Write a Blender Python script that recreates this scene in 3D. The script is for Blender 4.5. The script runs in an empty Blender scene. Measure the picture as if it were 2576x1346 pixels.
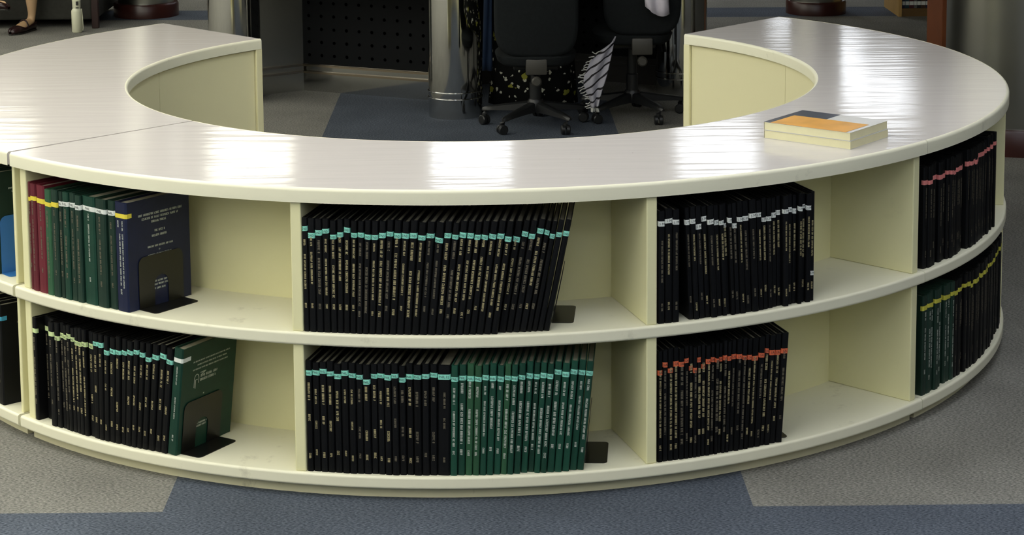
import bpy, bmesh, math, random
from mathutils import Vector, Matrix
import numpy as np

S = bpy.context.scene
COL = S.collection

# ------------------------------------------------------------------ camera
cam_d = bpy.data.cameras.new('camera')
cam_d.sensor_width = 36.0
cam_d.lens = 5126.616 / 2576 * 36.0
cam_d.shift_x = (1288 - 1447.664) / 2576
cam_d.shift_y = (7.806 - 673) / 2576
cam_d.clip_end = 100
cam = bpy.data.objects.new('camera', cam_d)
COL.objects.link(cam)
FW = Vector((0.04549309, 0.98998031, -0.13367631))
RT = Vector((0.99891811, -0.04637352, -0.00347858))
UP = Vector((0.00964277, 0.13337343, 0.99101894))
mw = Matrix.Identity(4)
for i in range(3):
    mw[i][0] = RT[i]; mw[i][1] = UP[i]; mw[i][2] = -FW[i]
mw[0][3], mw[1][3], mw[2][3] = 0.03013852, -6.75715909, 1.96048775
cam.matrix_world = mw
S.camera = cam

# ------------------------------------------------------------------ world, exposure
W = bpy.data.worlds.new('room_air'); S.world = W
W.use_nodes = True
W.node_tree.nodes['Background'].inputs[0].default_value = (0.9, 0.93, 0.85, 1)
W.node_tree.nodes['Background'].inputs[1].default_value = 0.02
S.view_settings.view_transform = 'Standard'
S.view_settings.look = 'None'
S.view_settings.gamma = 1.0
S.view_settings.use_curve_mapping = False
S.view_settings.exposure = 0.12
LAMP_POWER = 7.2          # emission of every ceiling light panel
LAMP_COLOR = (1.0, 0.985, 0.86)
COOL_COLOR = (0.90, 0.94, 1.0)
S.cycles.max_bounces = 8
S.cycles.diffuse_bounces = 4
S.cycles.glossy_bounces = 4
S.cycles.use_denoising = True

# ------------------------------------------------------------------ helpers
def srgb(r, g, b):
    def f(c):
        c /= 255.0
        return c / 12.92 if c <= 0.04045 else ((c + 0.055) / 1.055) ** 2.4
    return (f(r), f(g), f(b), 1.0)

MATS = {}
def mat(name, col, rough=0.5, metal=0.0, spec=0.5, noise=None, bump=None, rand=0.0, coat=0.0):
    """noise=(scale, amount) colour mottling; bump=(scale, strength, dist)"""
    if name in MATS: return MATS[name]
    m = bpy.data.materials.new(name); m.use_nodes = True
    nt = m.node_tree; b = nt.nodes['Principled BSDF']
    b.inputs['Base Color'].default_value = col
    b.inputs['Roughness'].default_value = rough
    b.inputs['Metallic'].default_value = metal
    b.inputs['Specular IOR Level'].default_value = spec
    b.inputs['Coat Weight'].default_value = coat
    b.inputs['Coat Roughness'].default_value = 0.05
    tc = nt.nodes.new('ShaderNodeTexCoord')
    if noise or rand:
        hsv = nt.nodes.new('ShaderNodeHueSaturation')
        hsv.inputs['Color'].default_value = col
        val = nt.nodes.new('ShaderNodeMath'); val.operation = 'ADD'
        val.inputs[0].default_value = 1.0; val.inputs[1].default_value = 0.0
        if noise:
            n = nt.nodes.new('ShaderNodeTexNoise')
            n.inputs['Scale'].default_value = noise[0]; n.inputs['Detail'].default_value = 4
            nt.links.new(tc.outputs['Object'], n.inputs['Vector'])
            mr = nt.nodes.new('ShaderNodeMapRange')
            mr.inputs['From Min'].default_value = 0.3; mr.inputs['From Max'].default_value = 0.7
            mr.inputs['To Min'].default_value = 1 - noise[1]; mr.inputs['To Max'].default_value = 1 + noise[1]
            nt.links.new(n.outputs['Fac'], mr.inputs['Value'])
            nt.links.new(mr.outputs['Result'], val.inputs[0])
        if rand:
            oi = nt.nodes.new('ShaderNodeObjectInfo')
            m2 = nt.nodes.new('ShaderNodeMapRange')
            m2.inputs['To Min'].default_value = -rand; m2.inputs['To Max'].default_value = rand
            nt.links.new(oi.outputs['Random'], m2.inputs['Value'])
            nt.links.new(m2.outputs['Result'], val.inputs[1])
        nt.links.new(val.outputs[0], hsv.inputs['Value'])
        nt.links.new(hsv.outputs['Color'], b.inputs['Base Color'])
    if bump:
        n2 = nt.nodes.new('ShaderNodeTexNoise'); n2.inputs['Scale'].default_value = bump[0]
        n2.inputs['Detail'].default_value = 3
        nt.links.new(tc.outputs['Object'], n2.inputs['Vector'])
        bp = nt.nodes.new('ShaderNodeBump'); bp.inputs['Strength'].default_value = bump[1]
        bp.inputs['Distance'].default_value = bump[2]
        nt.links.new(n2.outputs['Fac'], bp.inputs['Height'])
        nt.links.new(bp.outputs['Normal'], b.inputs['Normal'])
    MATS[name] = m
    return m

def mesh_obj(name, verts, faces, material, parent=None, smooth=False, loc=None):
    me = bpy.data.meshes.new(name)
    me.from_pydata([tuple(v) for v in verts], [], faces)
    if material is not None: me.materials.append(material)
    if smooth: me.shade_smooth()
    me.update()
    o = bpy.data.objects.new(name, me)
    COL.objects.link(o)
    if loc is not None: o.location = loc
    if parent is not None: o.parent = parent
    return o

def empty(name, loc=(0, 0, 0), rz=0.0):
    o = bpy.data.objects.new(name, None)
    o.empty_display_size = 0.1
    COL.objects.link(o); o.location = loc; o.rotation_euler = (0, 0, rz)
    return o

def tag(o, label=None, cat=None, group=None, kind=None):
    if label: o['label'] = label
    if cat: o['category'] = cat
    if group: o['group'] = group
    if kind: o['kind'] = kind
    return o

class MB:
    """collects geometry for one mesh"""
    def __init__(s): s.v = []; s.f = []
    def add(s, vs, fs):
        k = len(s.v); s.v += [Vector(p) for p in vs]; s.f += [[k + i for i in f] for f in fs]; return s
    def box(s, x0, x1, y0, y1, z0, z1):
        vs = [(x, y, z) for z in (z0, z1) for y in (y0, y1) for x in (x0, x1)]
        return s.add(vs, [(0, 2, 3, 1), (4, 5, 7, 6), (0, 1, 5, 4), (2, 6, 7, 3), (0, 4, 6, 2), (1, 3, 7, 5)])
    def bbox(s, x0, x1, y0, y1, z0, z1, b=0.005, seg=2):
        bm = bmesh.new(); bmesh.ops.create_cube(bm, size=1)
        for v in bm.verts:
            v.co = Vector(((x0 + x1) / 2 + v.co.x * (x1 - x0), (y0 + y1) / 2 + v.co.y * (y1 - y0), (z0 + z1) / 2 + v.co.z * (z1 - z0)))
        bmesh.ops.bevel(bm, geom=list(bm.edges), offset=b, segments=seg, affect='EDGES', profile=0.5)
        bm.verts.index_update()
        s.add([v.co.copy() for v in bm.verts], [[v.index for v in f.verts] for f in bm.faces]); bm.free(); return s
    def loft(s, rings, cap=True, close=True):
        n = len(rings[0]); k = len(s.v)
        for r in rings: s.v += [Vector(p) for p in r]
        for i in range(len(rings) - 1):
            for j in range(n if close else n - 1):
                a = k + i * n + j; b = k + i * n + (j + 1) % n
                s.f.append([a, b, b + n, a + n])
        if cap and close:
            s.f.append([k + j for j in reversed(range(n))])
            s.f.append([k + (len(rings) - 1) * n + j for j in range(n)])
        return s
    def lathe(s, prof, cx=0, cy=0, n=32):
        return s.loft([[(cx + r * math.cos(2 * math.pi * j / n), cy + r * math.sin(2 * math.pi * j / n), z) for j in range(n)] for r, z in prof])
    def tube(s, pts, r, n=8):
        pts = [Vector(p) for p in pts]; rings = []
        rr = r if isinstance(r, (list, tuple)) else [r] * len(pts)
        for i, p in enumerate(pts):
            t = (pts[min(i + 1, len(pts) - 1)] - pts[max(i - 1, 0)]).normalized()
            a = Vector((0, 0, 1)) if abs(t.z) < 0.9 else Vector((1, 0, 0))
            u = t.cross(a).normalized(); w = t.cross(u)
            rings.append([p + (u * math.cos(2 * math.pi * j / n) + w * math.sin(2 * math.pi * j / n)) * rr[i] for j in range(n)])
        return s.loft(rings)
    def prism(s, poly, z0, z1):
        n = len(poly)
        return s.loft([[(x, y, z0) for x, y in poly], [(x, y, z1) for x, y in poly]])
    def build(s, name, material, parent=None, smooth=False, fix=True):
        o = mesh_obj(name, s.v, s.f, material, parent, smooth)
        if fix:
            bm = bmesh.new(); bm.from_mesh(o.data)
            bmesh.ops.recalc_face_normals(bm, faces=bm.faces)
            bm.to_mesh(o.data); bm.free()
        return o

def smooth_by_angle(o, deg=35):
    me = o.data; me.shade_smooth()
    bm = bmesh.new(); bm.from_mesh(me)
    for e in bm.edges:
        if len(e.link_faces) == 2 and e.calc_face_angle(0) > math.radians(deg): e.smooth = False
    bm.to_mesh(me); bm.free()
    return o

def cylp(R, t, z=0.0): return Vector((R * math.sin(t), -R * math.cos(t), z))

def sweep(prof, t0, t1, n):
    """solid swept about the z axis; prof = closed loop of (r, z)"""
    b = MB()
    b.loft([[cylp(r, t0 + (t1 - t0) * i / n, z) for r, z in prof] for i in range(n + 1)])
    return b

def rrect(r0, r1, z0, z1, c, seg=4):
    pts = []
    for (cx, cz, a0) in ((r1 - c, z1 - c, 0), (r0 + c, z1 - c, 90), (r0 + c, z0 + c, 180), (r1 - c, z0 + c, 270)):
        for k in range(seg + 1):
            a = math.radians(a0 + 90 * k / seg)
            pts.append((cx + c * math.cos(a), cz + c * math.sin(a)))
    return pts

def words(n):
    u = ['zeroth', 'first', 'second', 'third', 'fourth', 'fifth', 'sixth', 'seventh', 'eighth', 'ninth', 'tenth', 'eleventh', 'twelfth',
         'thirteenth', 'fourteenth', 'fifteenth', 'sixteenth', 'seventeenth', 'eighteenth', 'nineteenth', 'twentieth']
    if n <= 20: return u[n]
    t = {2: 'twenty', 3: 'thirty', 4: 'forty'}[n // 10]
    if n % 10 == 0: return {30: 'thirtieth', 40: 'fortieth'}[n]
    return t + '-' + u[n % 10]

# ------------------------------------------------------------------ materials
def carpet(name, col, col2):
    m = bpy.data.materials.new(name); m.use_nodes = True
    nt = m.node_tree; b = nt.nodes['Principled BSDF']; L = nt.links.new
    b.inputs['Roughness'].default_value = 0.95; b.inputs['Specular IOR Level'].default_value = 0.15
    tc = nt.nodes.new('ShaderNodeTexCoord')
    mp = nt.nodes.new('ShaderNodeMapping'); mp.inputs['Rotation'].default_value = (0, 0, 0.6); mp.inputs['Scale'].default_value = (1, 2.2, 1)
    L(tc.outputs['Object'], mp.inputs['Vector'])
    n1 = nt.nodes.new('ShaderNodeTexNoise'); n1.inputs['Scale'].default_value = 120; n1.inputs['Detail'].default_value = 2
    L(mp.outputs['Vector'], n1.inputs['Vector'])
    n2 = nt.nodes.new('ShaderNodeTexNoise'); n2.inputs['Scale'].default_value = 3; n2.inputs['Detail'].default_value = 5
    L(tc.outputs['Object'], n2.inputs['Vector'])
    mr = nt.nodes.new('ShaderNodeMapRange'); mr.inputs['From Min'].default_value = 0.32; mr.inputs['From Max'].default_value = 0.68
    L(n1.outputs['Fac'], mr.inputs['Value'])
    mx = nt.nodes.new('ShaderNodeMix'); mx.data_type = 'RGBA'
    mx.inputs[6].default_value = col; mx.inputs[7].default_value = col2
    L(mr.outputs['Result'], mx.inputs[0])
    hs = nt.nodes.new('ShaderNodeHueSaturation')
    m2 = nt.nodes.new('ShaderNodeMapRange'); m2.inputs['From Min'].default_value = 0.3; m2.inputs['From Max'].default_value = 0.7
    m2.inputs['To Min'].default_value = 0.86; m2.inputs['To Max'].default_value = 1.12
    L(n2.outputs['Fac'], m2.inputs['Value']); L(m2.outputs['Result'], hs.inputs['Value'])
    L(mx.outputs[2], hs.inputs['Color']); L(hs.outputs['Color'], b.inputs['Base Color'])
    bp = nt.nodes.new('ShaderNodeBump'); bp.inputs['Strength'].default_value = 0.6; bp.inputs['Distance'].default_value = 0.004
    L(n1.outputs['Fac'], bp.inputs['Height']); L(bp.outputs['Normal'], b.inputs['Normal'])
    MATS[name] = m
    return m

M_GREY = carpet('grey_carpet', srgb(86, 86, 82), srgb(150, 148, 140))
M_BLUE = carpet('blue_carpet', srgb(50, 56, 65), srgb(100, 107, 118))

def laminate(name, col, rough, stain, wave=False):
    """cream laminate with faint scuffs; the worktop also has slightly wavy gloss"""
    m = bpy.data.materials.new(name); m.use_nodes = True
    nt = m.node_tree; b = nt.nodes['Principled BSDF']; L = nt.links.new
    b.inputs['Roughness'].default_value = rough
    b.inputs['Specular IOR Level'].default_value = 0.27 if wave else 0.4
    tc = nt.nodes.new('ShaderNodeTexCoord')
    n = nt.nodes.new('ShaderNodeTexNoise'); n.inputs['Scale'].default_value = 9; n.inputs['Detail'].default_value = 8
    n.inputs['Roughness'].default_value = 0.7
    L(tc.outputs['Object'], n.inputs['Vector'])
    mr = nt.nodes.new('ShaderNodeMapRange'); mr.inputs['From Min'].default_value = 0.61; mr.inputs['From Max'].default_value = 0.78
    mr.inputs['To Max'].default_value = stain
    L(n.outputs['Fac'], mr.inputs['Value'])
    mx = nt.nodes.new('ShaderNodeMix'); mx.data_type = 'RGBA'
    mx.inputs[6].default_value = col; mx.inputs[7].default_value = srgb(120, 112, 84)
    L(mr.outputs['Result'], mx.inputs[0]); L(mx.outputs[2], b.inputs['Base Color'])
    if wave:
        mp = nt.nodes.new('ShaderNodeMapping'); mp.inputs['Scale'].default_value = (1.6, 11, 1)
        L(tc.outputs['Object'], mp.inputs['Vector'])
        w = nt.nodes.new('ShaderNodeTexNoise'); w.inputs['Scale'].default_value = 2.2; w.inputs['Detail'].default_value = 1.5
        L(mp.outputs['Vector'], w.inputs['Vector'])
        bp = nt.nodes.new('ShaderNodeBump'); bp.inputs['Strength'].default_value = 0.2; bp.inputs['Distance'].default_value = 0.004
        L(w.outputs['Fac'], bp.inputs['Height']); L(bp.outputs['Normal'], b.inputs['Normal'])
    MATS[name] = m
    return m

M_TOP = laminate('white_worktop_laminate', srgb(205, 199, 193), 0.115, 0.05, True)
M_LIP = laminate('cream_shelf_laminate', srgb(232, 229, 204), 0.42, 0.45)
M_PANEL = laminate('cream_panel_laminate', srgb(230, 226, 180), 0.45, 0.12)
M_PLINTH = laminate('scuffed_plinth_laminate', srgb(224, 219, 184), 0.5, 0.75)
M_DOOR = laminate('cream_door_laminate', srgb(226, 220, 178), 0.4, 0.05)

M_BRUSHED = mat('satin_steel', (0.5, 0.5, 0.47, 1), 0.3, 1.0)
M_TRIM = mat('warm_polished_trim', (0.6, 0.5, 0.38, 1), 0.15, 1.0)
M_CHROME = mat('polished_steel', (0.62, 0.62, 0.60, 1), 0.09, 1.0)
M_STEEL = mat('brushed_steel', (0.42, 0.42, 0.38, 1), 0.28, 1.0, bump=(6, 0.1, 0.01))
M_MAROON = mat('maroon_varnish', srgb(58, 26, 22), 0.3, noise=(8, 0.2))
M_BLACKPANEL = mat('black_perforated_sheet', srgb(10, 12, 14), 0.6, spec=0.15)
M_HOLE = mat('punched_hole', (0, 0, 0, 1), 1.0, spec=0.0)
M_DESK = mat('dark_desk_laminate', srgb(40, 38, 36), 0.4)
M_FABRIC = mat('charcoal_upholstery', srgb(26, 29, 30), 0.9, spec=0.2, noise=(60, 0.12), bump=(300, 0.2, 0.002))
M_PLASTIC = mat('black_plastic', srgb(24, 25, 26), 0.4)
M_GREYPL = mat('grey_plastic', srgb(60, 58, 52), 0.5)
M_SOFA = mat('dark_grey_sofa_cloth', srgb(54, 54, 50), 0.9, spec=0.2, noise=(40, 0.12))
M_DARKWOOD = mat('dark_brown_wood', srgb(48, 30, 28), 0.4, noise=(6, 0.2))
M_WOOD = mat('pale_oak', srgb(188, 152, 92), 0.5, noise=(7, 0.08))
M_WOODD = mat('brown_oak', srgb(112, 84, 44), 0.5, noise=(7, 0.1))  # the pale oak again, darkened to paint in the dim bookcase front
M_REDWOOD = mat('reddish_wood', srgb(140, 78, 42), 0.45, noise=(5, 0.15))
M_SKIN = mat('skin', srgb(196, 162, 124), 0.5, noise=(12, 0.04))
M_SHOE = mat('maroon_leather', srgb(34, 9, 12), 0.35)
M_BOTTLE = mat('cream_bottle_enamel', srgb(226, 226, 200), 0.35)
M_DARK = mat('dark_rubber', srgb(40, 40, 36), 0.6)
M_BLACKCLOTH = mat('black_book_cloth', srgb(10, 11, 13), 0.5, spec=0.2, noise=(30, 0.15), rand=0.35)
M_GREENCLOTH = mat('green_book_cloth', srgb(20, 62, 48), 0.5, spec=0.35, noise=(30, 0.1), rand=0.3)
M_GREEN2 = mat('bottle_green_book_cloth', srgb(22, 48, 38), 0.5, spec=0.35, noise=(30, 0.1), rand=0.25)
M_GREEN3 = mat('mid_green_book_cloth', srgb(44, 84, 58), 0.5, spec=0.35, noise=(30, 0.1), rand=0.2)
M_MAROONCLOTH = mat('maroon_book_cloth', srgb(96, 28, 40), 0.5, spec=0.35, noise=(30, 0.1), rand=0.2)
M_NAVYCLOTH = mat('navy_book_cloth', srgb(20, 28, 58), 0.5, spec=0.35, noise=(30, 0.1))
M_PAPER = mat('book_paper', srgb(150, 145, 126), 0.9, noise=(80, 0.08))  # white pages greyed down, shade between the covers put into the colour
M_GOLD = mat('gold_foil', srgb(178, 166, 124), 0.5, 0.15)
M_GOLDDIM = mat('worn_gold_foil', srgb(112, 105, 88), 0.5, 0.15)
M_SILVER = mat('silver_foil', srgb(184, 190, 180), 0.5, 0.1)
M_INK = mat('pen_ink', srgb(26, 40, 42), 0.7)
M_BEND = mat('black_bookend_enamel', srgb(14, 14, 14), 0.35)
M_BLUEBEND = mat('blue_bookend_enamel', srgb(52, 112, 176), 0.4)
TAGC = {'yellow': srgb(226, 208, 66), 'white': srgb(226, 230, 224), 'mint': srgb(146, 226, 206), 'lime': srgb(206, 224, 164),
        'orange': srgb(214, 104, 66), 'pink': srgb(222, 132, 128), 'olive': srgb(196, 192, 70), 'sky': srgb(60, 150, 180)}
M_TAG = {k: mat(k + '_paper_tag', v, 0.75) for k, v in TAGC.items()}
M_CEIL = mat('white_ceiling', srgb(226, 223, 218), 0.9)
M_WALL = mat('pale_wall', srgb(190, 180, 158), 0.85, noise=(0.4, 0.06))
M_LAMPFRAME = mat('white_lamp_frame', srgb(225, 225, 222), 0.5)

def emit(name, col, power):
    m = bpy.data.materials.new(name); m.use_nodes = True
    b = m.node_tree.nodes['Principled BSDF']
    b.inputs['Base Color'].default_value = (0.8, 0.8, 0.8, 1)
    b.inputs['Emission Color'].default_value = (*col, 1)
    b.inputs['Emission Strength'].default_value = power
    MATS[name] = m
    return m
M_LAMP = emit('warm_lamp_diffuser', LAMP_COLOR, LAMP_POWER)
M_LAMP2 = emit('cool_lamp_diffuser', COOL_COLOR, LAMP_POWER)

# ------------------------------------------------------------------ the room
CEIL_Z = 3.0
X0, X1, Y0, Y1 = -14.0, 14.0, -13.0, 19.0
fl = MB().box(X0, X1, Y0, Y1, -0.12, -0.012).build('floor', mat('screed', srgb(90, 88, 82), 0.9))
tag(fl, 'carpeted library floor', None, None, 'structure')
def panel(poly, m):
    o = MB().prism(poly, -0.0115, 0.0).build('carpet_panel', m, fl)
    return o
def yb(x, y0): return y0 - 0.030 * x          # the woven bands run very slightly askew
XL0, XL1 = -0.790, -0.752
XR0, XR1 = 0.704, 0.684
def xl(y): return XL0 + (y + 1.7) * (XL1 - XL0) / 5.0
def xr(y): return XR0 + (y + 1.7) * (XR1 - XR0) / 5.0
YF, YB0, YB1 = -1.803, 7.03, 7.50
panel([(X0, Y0), (X1, Y0), (X1, yb(X1, YF)), (X0, yb(X0, YF))], M_BLUE)
panel([(xl(YF), yb(xl(YF), YF)), (xr(YF), yb(xr(YF), YF)), (xr(YB0), yb(xr(YB0), YB0)), (xl(YB0), yb(xl(YB0), YB0))], M_BLUE)
panel([(X0, yb(X0, YF)), (xl(YF), yb(xl(YF), YF)), (xl(YB0), yb(xl(YB0), YB0)), (X0, yb(X0, YB0))], M_GREY)
panel([(xr(YF), yb(xr(YF), YF)), (X1, yb(X1, YF)), (X1, yb(X1, YB0)), (xr(YB0), yb(xr(YB0), YB0))], M_GREY)
panel([(X0, yb(X0, YB0)), (X1, yb(X1, YB0)), (X1, yb(X1, YB1)), (X0, yb(X0, YB1))], M_BLUE)
panel([(X0, yb(X0, YB1)), (X1, yb(X1, YB1)), (X1, Y1), (X0, Y1)], M_GREY)
tag(MB().box(X0, X1, Y0, Y1, CEIL_Z, CEIL_Z + 0.1).build('ceiling', M_CEIL), None, None, None, 'structure')
for nm, a in (('wall_back', (X0, X1, Y1, Y1 + 0.1)), ('wall_front', (X0, X1, Y0 - 0.1, Y0)), ('wall_left', (X0 - 0.1, X0, Y0, Y1)), ('wall_right', (X1, X1 + 0.1, Y0, Y1))):
    tag(MB().box(*a, 0, CEIL_Z).build(nm, M_WALL), None, None, None, 'structure')

LX = (-9.3, -7.5, -5.6, -3.8, -1.78, -0.07, 1.85, 3.6, 5.5, 7.4, 9.3)
LY = [8.86 + 2.45 * k for k in range(-7, 5)] + [8.86 + 2.45 * (k + 0.5) for k in range(-7, -2)]  # half-step rows are extra unseen panels, added to brighten the shelf fronts
lamp_mesh = {}
f = MB().box(-0.33, 0.33, -0.63, -0.6, -0.02, 0).box(-0.33, 0.33, 0.6, 0.63, -0.02, 0).box(-0.33, -0.3, -0.6, 0.6, -0.02, 0).box(0.3, 0.33, -0.6, 0.6, -0.02, 0)
for iy, y in enumerate(LY):
    for ix, x in enumerate(LX):
        if y > Y1 - 1: continue
        if x > 4.5 or (x > -2.5 and 0.5 < y < 7.0): continue     # lights over the desk and along the far side are off
        if (y > 10 and not 3 < x < 4) or (3 < x and 7 < y < 10): continue
        if x > -0.5 and y < 0.5 and (iy >= 12 or (x > 3 and y > -2.5)): continue
        e = empty('ceiling_light', (x, y, CEIL_Z))
        tag(e, 'white fluorescent panel in the ceiling overhead, mirrored softly in the worktop', 'ceiling light', 'ceiling light panels')
        k = 'warm' if x < -0.5 else 'cool'
        if 'frame' not in lamp_mesh: lamp_mesh['frame'] = f.build('lamp_frame', M_LAMPFRAME, e).data
        else:
            o = bpy.data.objects.new('lamp_frame', lamp_mesh['frame']); COL.objects.link(o); o.parent = e
        if k not in lamp_mesh: lamp_mesh[k] = MB().box(-0.3, 0.3, -0.6, 0.6, -0.012, -0.004).build('diffuser', M_LAMP if k == 'warm' else M_LAMP2, e).data
        else:
            o = bpy.data.objects.new('diffuser', lamp_mesh[k]); COL.objects.link(o); o.parent = e

# ------------------------------------------------------------------ the curved shelf units
ZT, ZTB = 0.8147, 0.7771
ZS, ZSB = 0.4383, 0.4046
ZB, ZBB = 0.0669, 0.0331
RO, RI, RBK = 1.757, 1.138, 1.465
R_DIV = 1.744
def radial_box(t, half, r0, r1, z0, z1, b=0.003):
    """upright board lying along the radius at angle t, its two faces half away on either side"""
    m = MB().bbox(r0, r1, -half, half, z0, z1, b, 2)
    d = Vector((math.sin(t), -math.cos(t), 0)); s = Vector((math.cos(t), math.sin(t), 0))
    m.v = [d * p.x + s * p.y + Vector((0, 0, p.z)) for p in m.v]
    return m
def unit(label, t0, t1, divs, end_a, end_b, door_cuts):
    e = empty('curved_bookshelf', cylp(1.45, (t0 + t1) / 2, 0))
    tag(e, label, 'bookshelf', 'cream units of the horseshoe shelf')
    e.location = (0, 0, 0)
    n = 48
    o = sweep(rrect(RI, RO, ZTB, ZT, 0.0085), t0, t1, n).build('worktop', M_TOP, e); smooth_by_angle(o, 6)
    def band(rc, sg):
        c = 0.0085; q = [0, 18, 36, 54, 72, 90]
        out = [(rc + sg * (c + 0.0007) * math.cos(math.radians(k)), ZT - c + (c + 0.0005) * math.sin(math.radians(k))) for k in q]
        inn = [(rc + sg * (c - 0.0006) * math.cos(math.radians(k)), ZT - c + (c - 0.0008) * math.sin(math.radians(k))) for k in reversed(q)]
        return [(rc + sg * (c + 0.0007), ZTB - 0.0002)] + out + inn + [(rc + sg * (c - 0.0006), ZTB - 0.0002)]
    o = sweep(band(RO - 0.0085, 1), t0, t1, n).build('edge_band', M_LIP, e); smooth_by_angle(o, 60)
    o = sweep(band(RI + 0.0085, -1), t0, t1, n).build('edge_band', M_LIP, e); smooth_by_angle(o, 60)
    for z0, z1 in ((ZSB, ZS), (ZBB, ZB)):
        o = sweep(rrect(RBK - 0.02, RO, z0, z1, 0.007, 6), t0, t1, n).build('shelf', M_LIP, e); smooth_by_angle(o, 6)
    o = sweep([(RBK - 0.016, ZBB), (RBK, ZBB), (RBK, ZTB), (RBK - 0.016, ZTB)], t0, t1, n).build('back_panel', M_PANEL, e); smooth_by_angle(o, 50)
    o = sweep([(1.17, 0.0), (1.7225, 0.0), (1.7225, ZBB), (1.17, ZBB)], t0 + 0.006, t1 - 0.006, n).build('plinth', M_PLINTH, e); smooth_by_angle(o, 50)
    for t in divs:
        for z0, z1 in ((ZB, ZSB), (ZS, ZTB)):
            radial_box(t, 0.0144, RBK, R_DIV + 0.004, z0, z1).build('divider', M_PANEL, e)
    for t, half, r1 in (end_a, end_b):
        for z0, z1 in ((ZB, ZSB), (ZS, ZTB)):
            radial_box(t, half, RBK - 0.02, r1, z0, z1).build('end_panel', M_PANEL, e)
        radial_box(t, half, RI, RBK - 0.02, 0.0, ZTB).build('end_panel', M_DOOR, e)
    # cupboard doors facing the inside of the horseshoe
    cuts = door_cuts
    for a, b in zip(cuts[:-1], cuts[1:]):
        o = sweep([(RI + 0.012, 0.045), (RI + 0.030, 0.045), (RI + 0.030, ZTB - 0.004), (RI + 0.012, ZTB - 0.004)], a + 0.0012, b - 0.0012, 16).build('cupboard_door', M_DOOR, e)
        smooth_by_angle(o, 50)
    o = sweep([(RI + 0.02, 0.0), (RI + 0.035, 0.0), (RI + 0.035, 0.045), (RI + 0.02, 0.045)], cuts[0], cuts[-1], n).build('kick_board', M_PLINTH, e)
    return e

tL, tR, eL, eR = -0.8062, 0.8062, -2.3661, 2.3765
B = unit('cream curved two-tier bookshelf unit facing the viewer, paperbacks on its top', tL, tR, (-0.2597, 0.2643),
         (-0.7834, 0.0143, R_DIV), (0.7886, 0.0143, R_DIV), [tL + 0.03, -0.27, 0.27, tR - 0.03])
A = unit('cream curved bookshelf unit holding the blue bookend, cut by the picture edge', eL, -0.8135, (-1.847, -1.329),
         (eL + 0.0095, 0.0143, R_DIV), (-0.8177, 0.0065, R_DIV - 0.006), [eL + 0.0225, -1.86, -1.33, -0.86])
C = unit('cream curved bookshelf unit with the pink and olive tagged theses', 0.8074, eR, (1.329, 1.853),
         (0.8155, 0.0125, 1.50), (eR - 0.0095, 0.0143, R_DIV), [0.86, 1.33, 1.865, eR - 0.0225])

# ------------------------------------------------------------------ bound theses
rng = random.Random(7)
TEXT = {}
def text_tris(s):
    if s not in TEXT:
        cu = bpy.data.curves.new('t', 'FONT'); cu.body = s; cu.size = 1.0; cu.resolution_u = 1
        ob = bpy.data.objects.new('t', cu); COL.objects.link(ob)
        dg = bpy.context.evaluated_depsgraph_get()
        me = ob.evaluated_get(dg).to_mesh()
        vs = [(v.co.x, v.co.y) for v in me.vertices]; fs = [list(p.vertices) for p in me.polygons]
        xs = [v[0] for v in vs]; ys = [v[1] for v in vs]
        x0, x1, y0, y1 = min(xs), max(xs), min(ys), max(ys)
        TEXT[s] = ([((x - x0) / (x1 - x0), (y - y0) / (y1 - y0)) for x, y in vs], fs, (x1 - x0) / (y1 - y0))
        ob.evaluated_get(dg).to_mesh_clear()
        bpy.data.objects.remove(ob); bpy.data.curves.remove(cu)
    return TEXT[s]

def strokes(length, height, r, words_=True):
    """foil lettering too small to read: quads (s along the line, h across)"""
    q = []; s = 0.0; pitch = height * 0.62; left = r.randint(3, 8)
    sw = height * 0.22
    while s < length:
        if words_ and left <= 0:
            s += pitch * 0.8; left = r.randint(2, 9); continue
        w = pitch * 0.72
        k = r.randint(0, 5)
        q.append((s, s + sw, 0, height))
        if k in (0, 1, 4): q.append((s + w - sw, s + w, 0, height))
        if k in (0, 2, 3): q.append((s + sw, s + w, height - sw, height))
        if k in (1, 2, 5): q.append((s + sw, s + w, (height - sw) / 2, (height + sw) / 2))
        if k in (3, 4, 5): q.append((s + sw, s + w, 0, sw))
        s += pitch; left -= 1
    return q

class Book:
    pass

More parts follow.
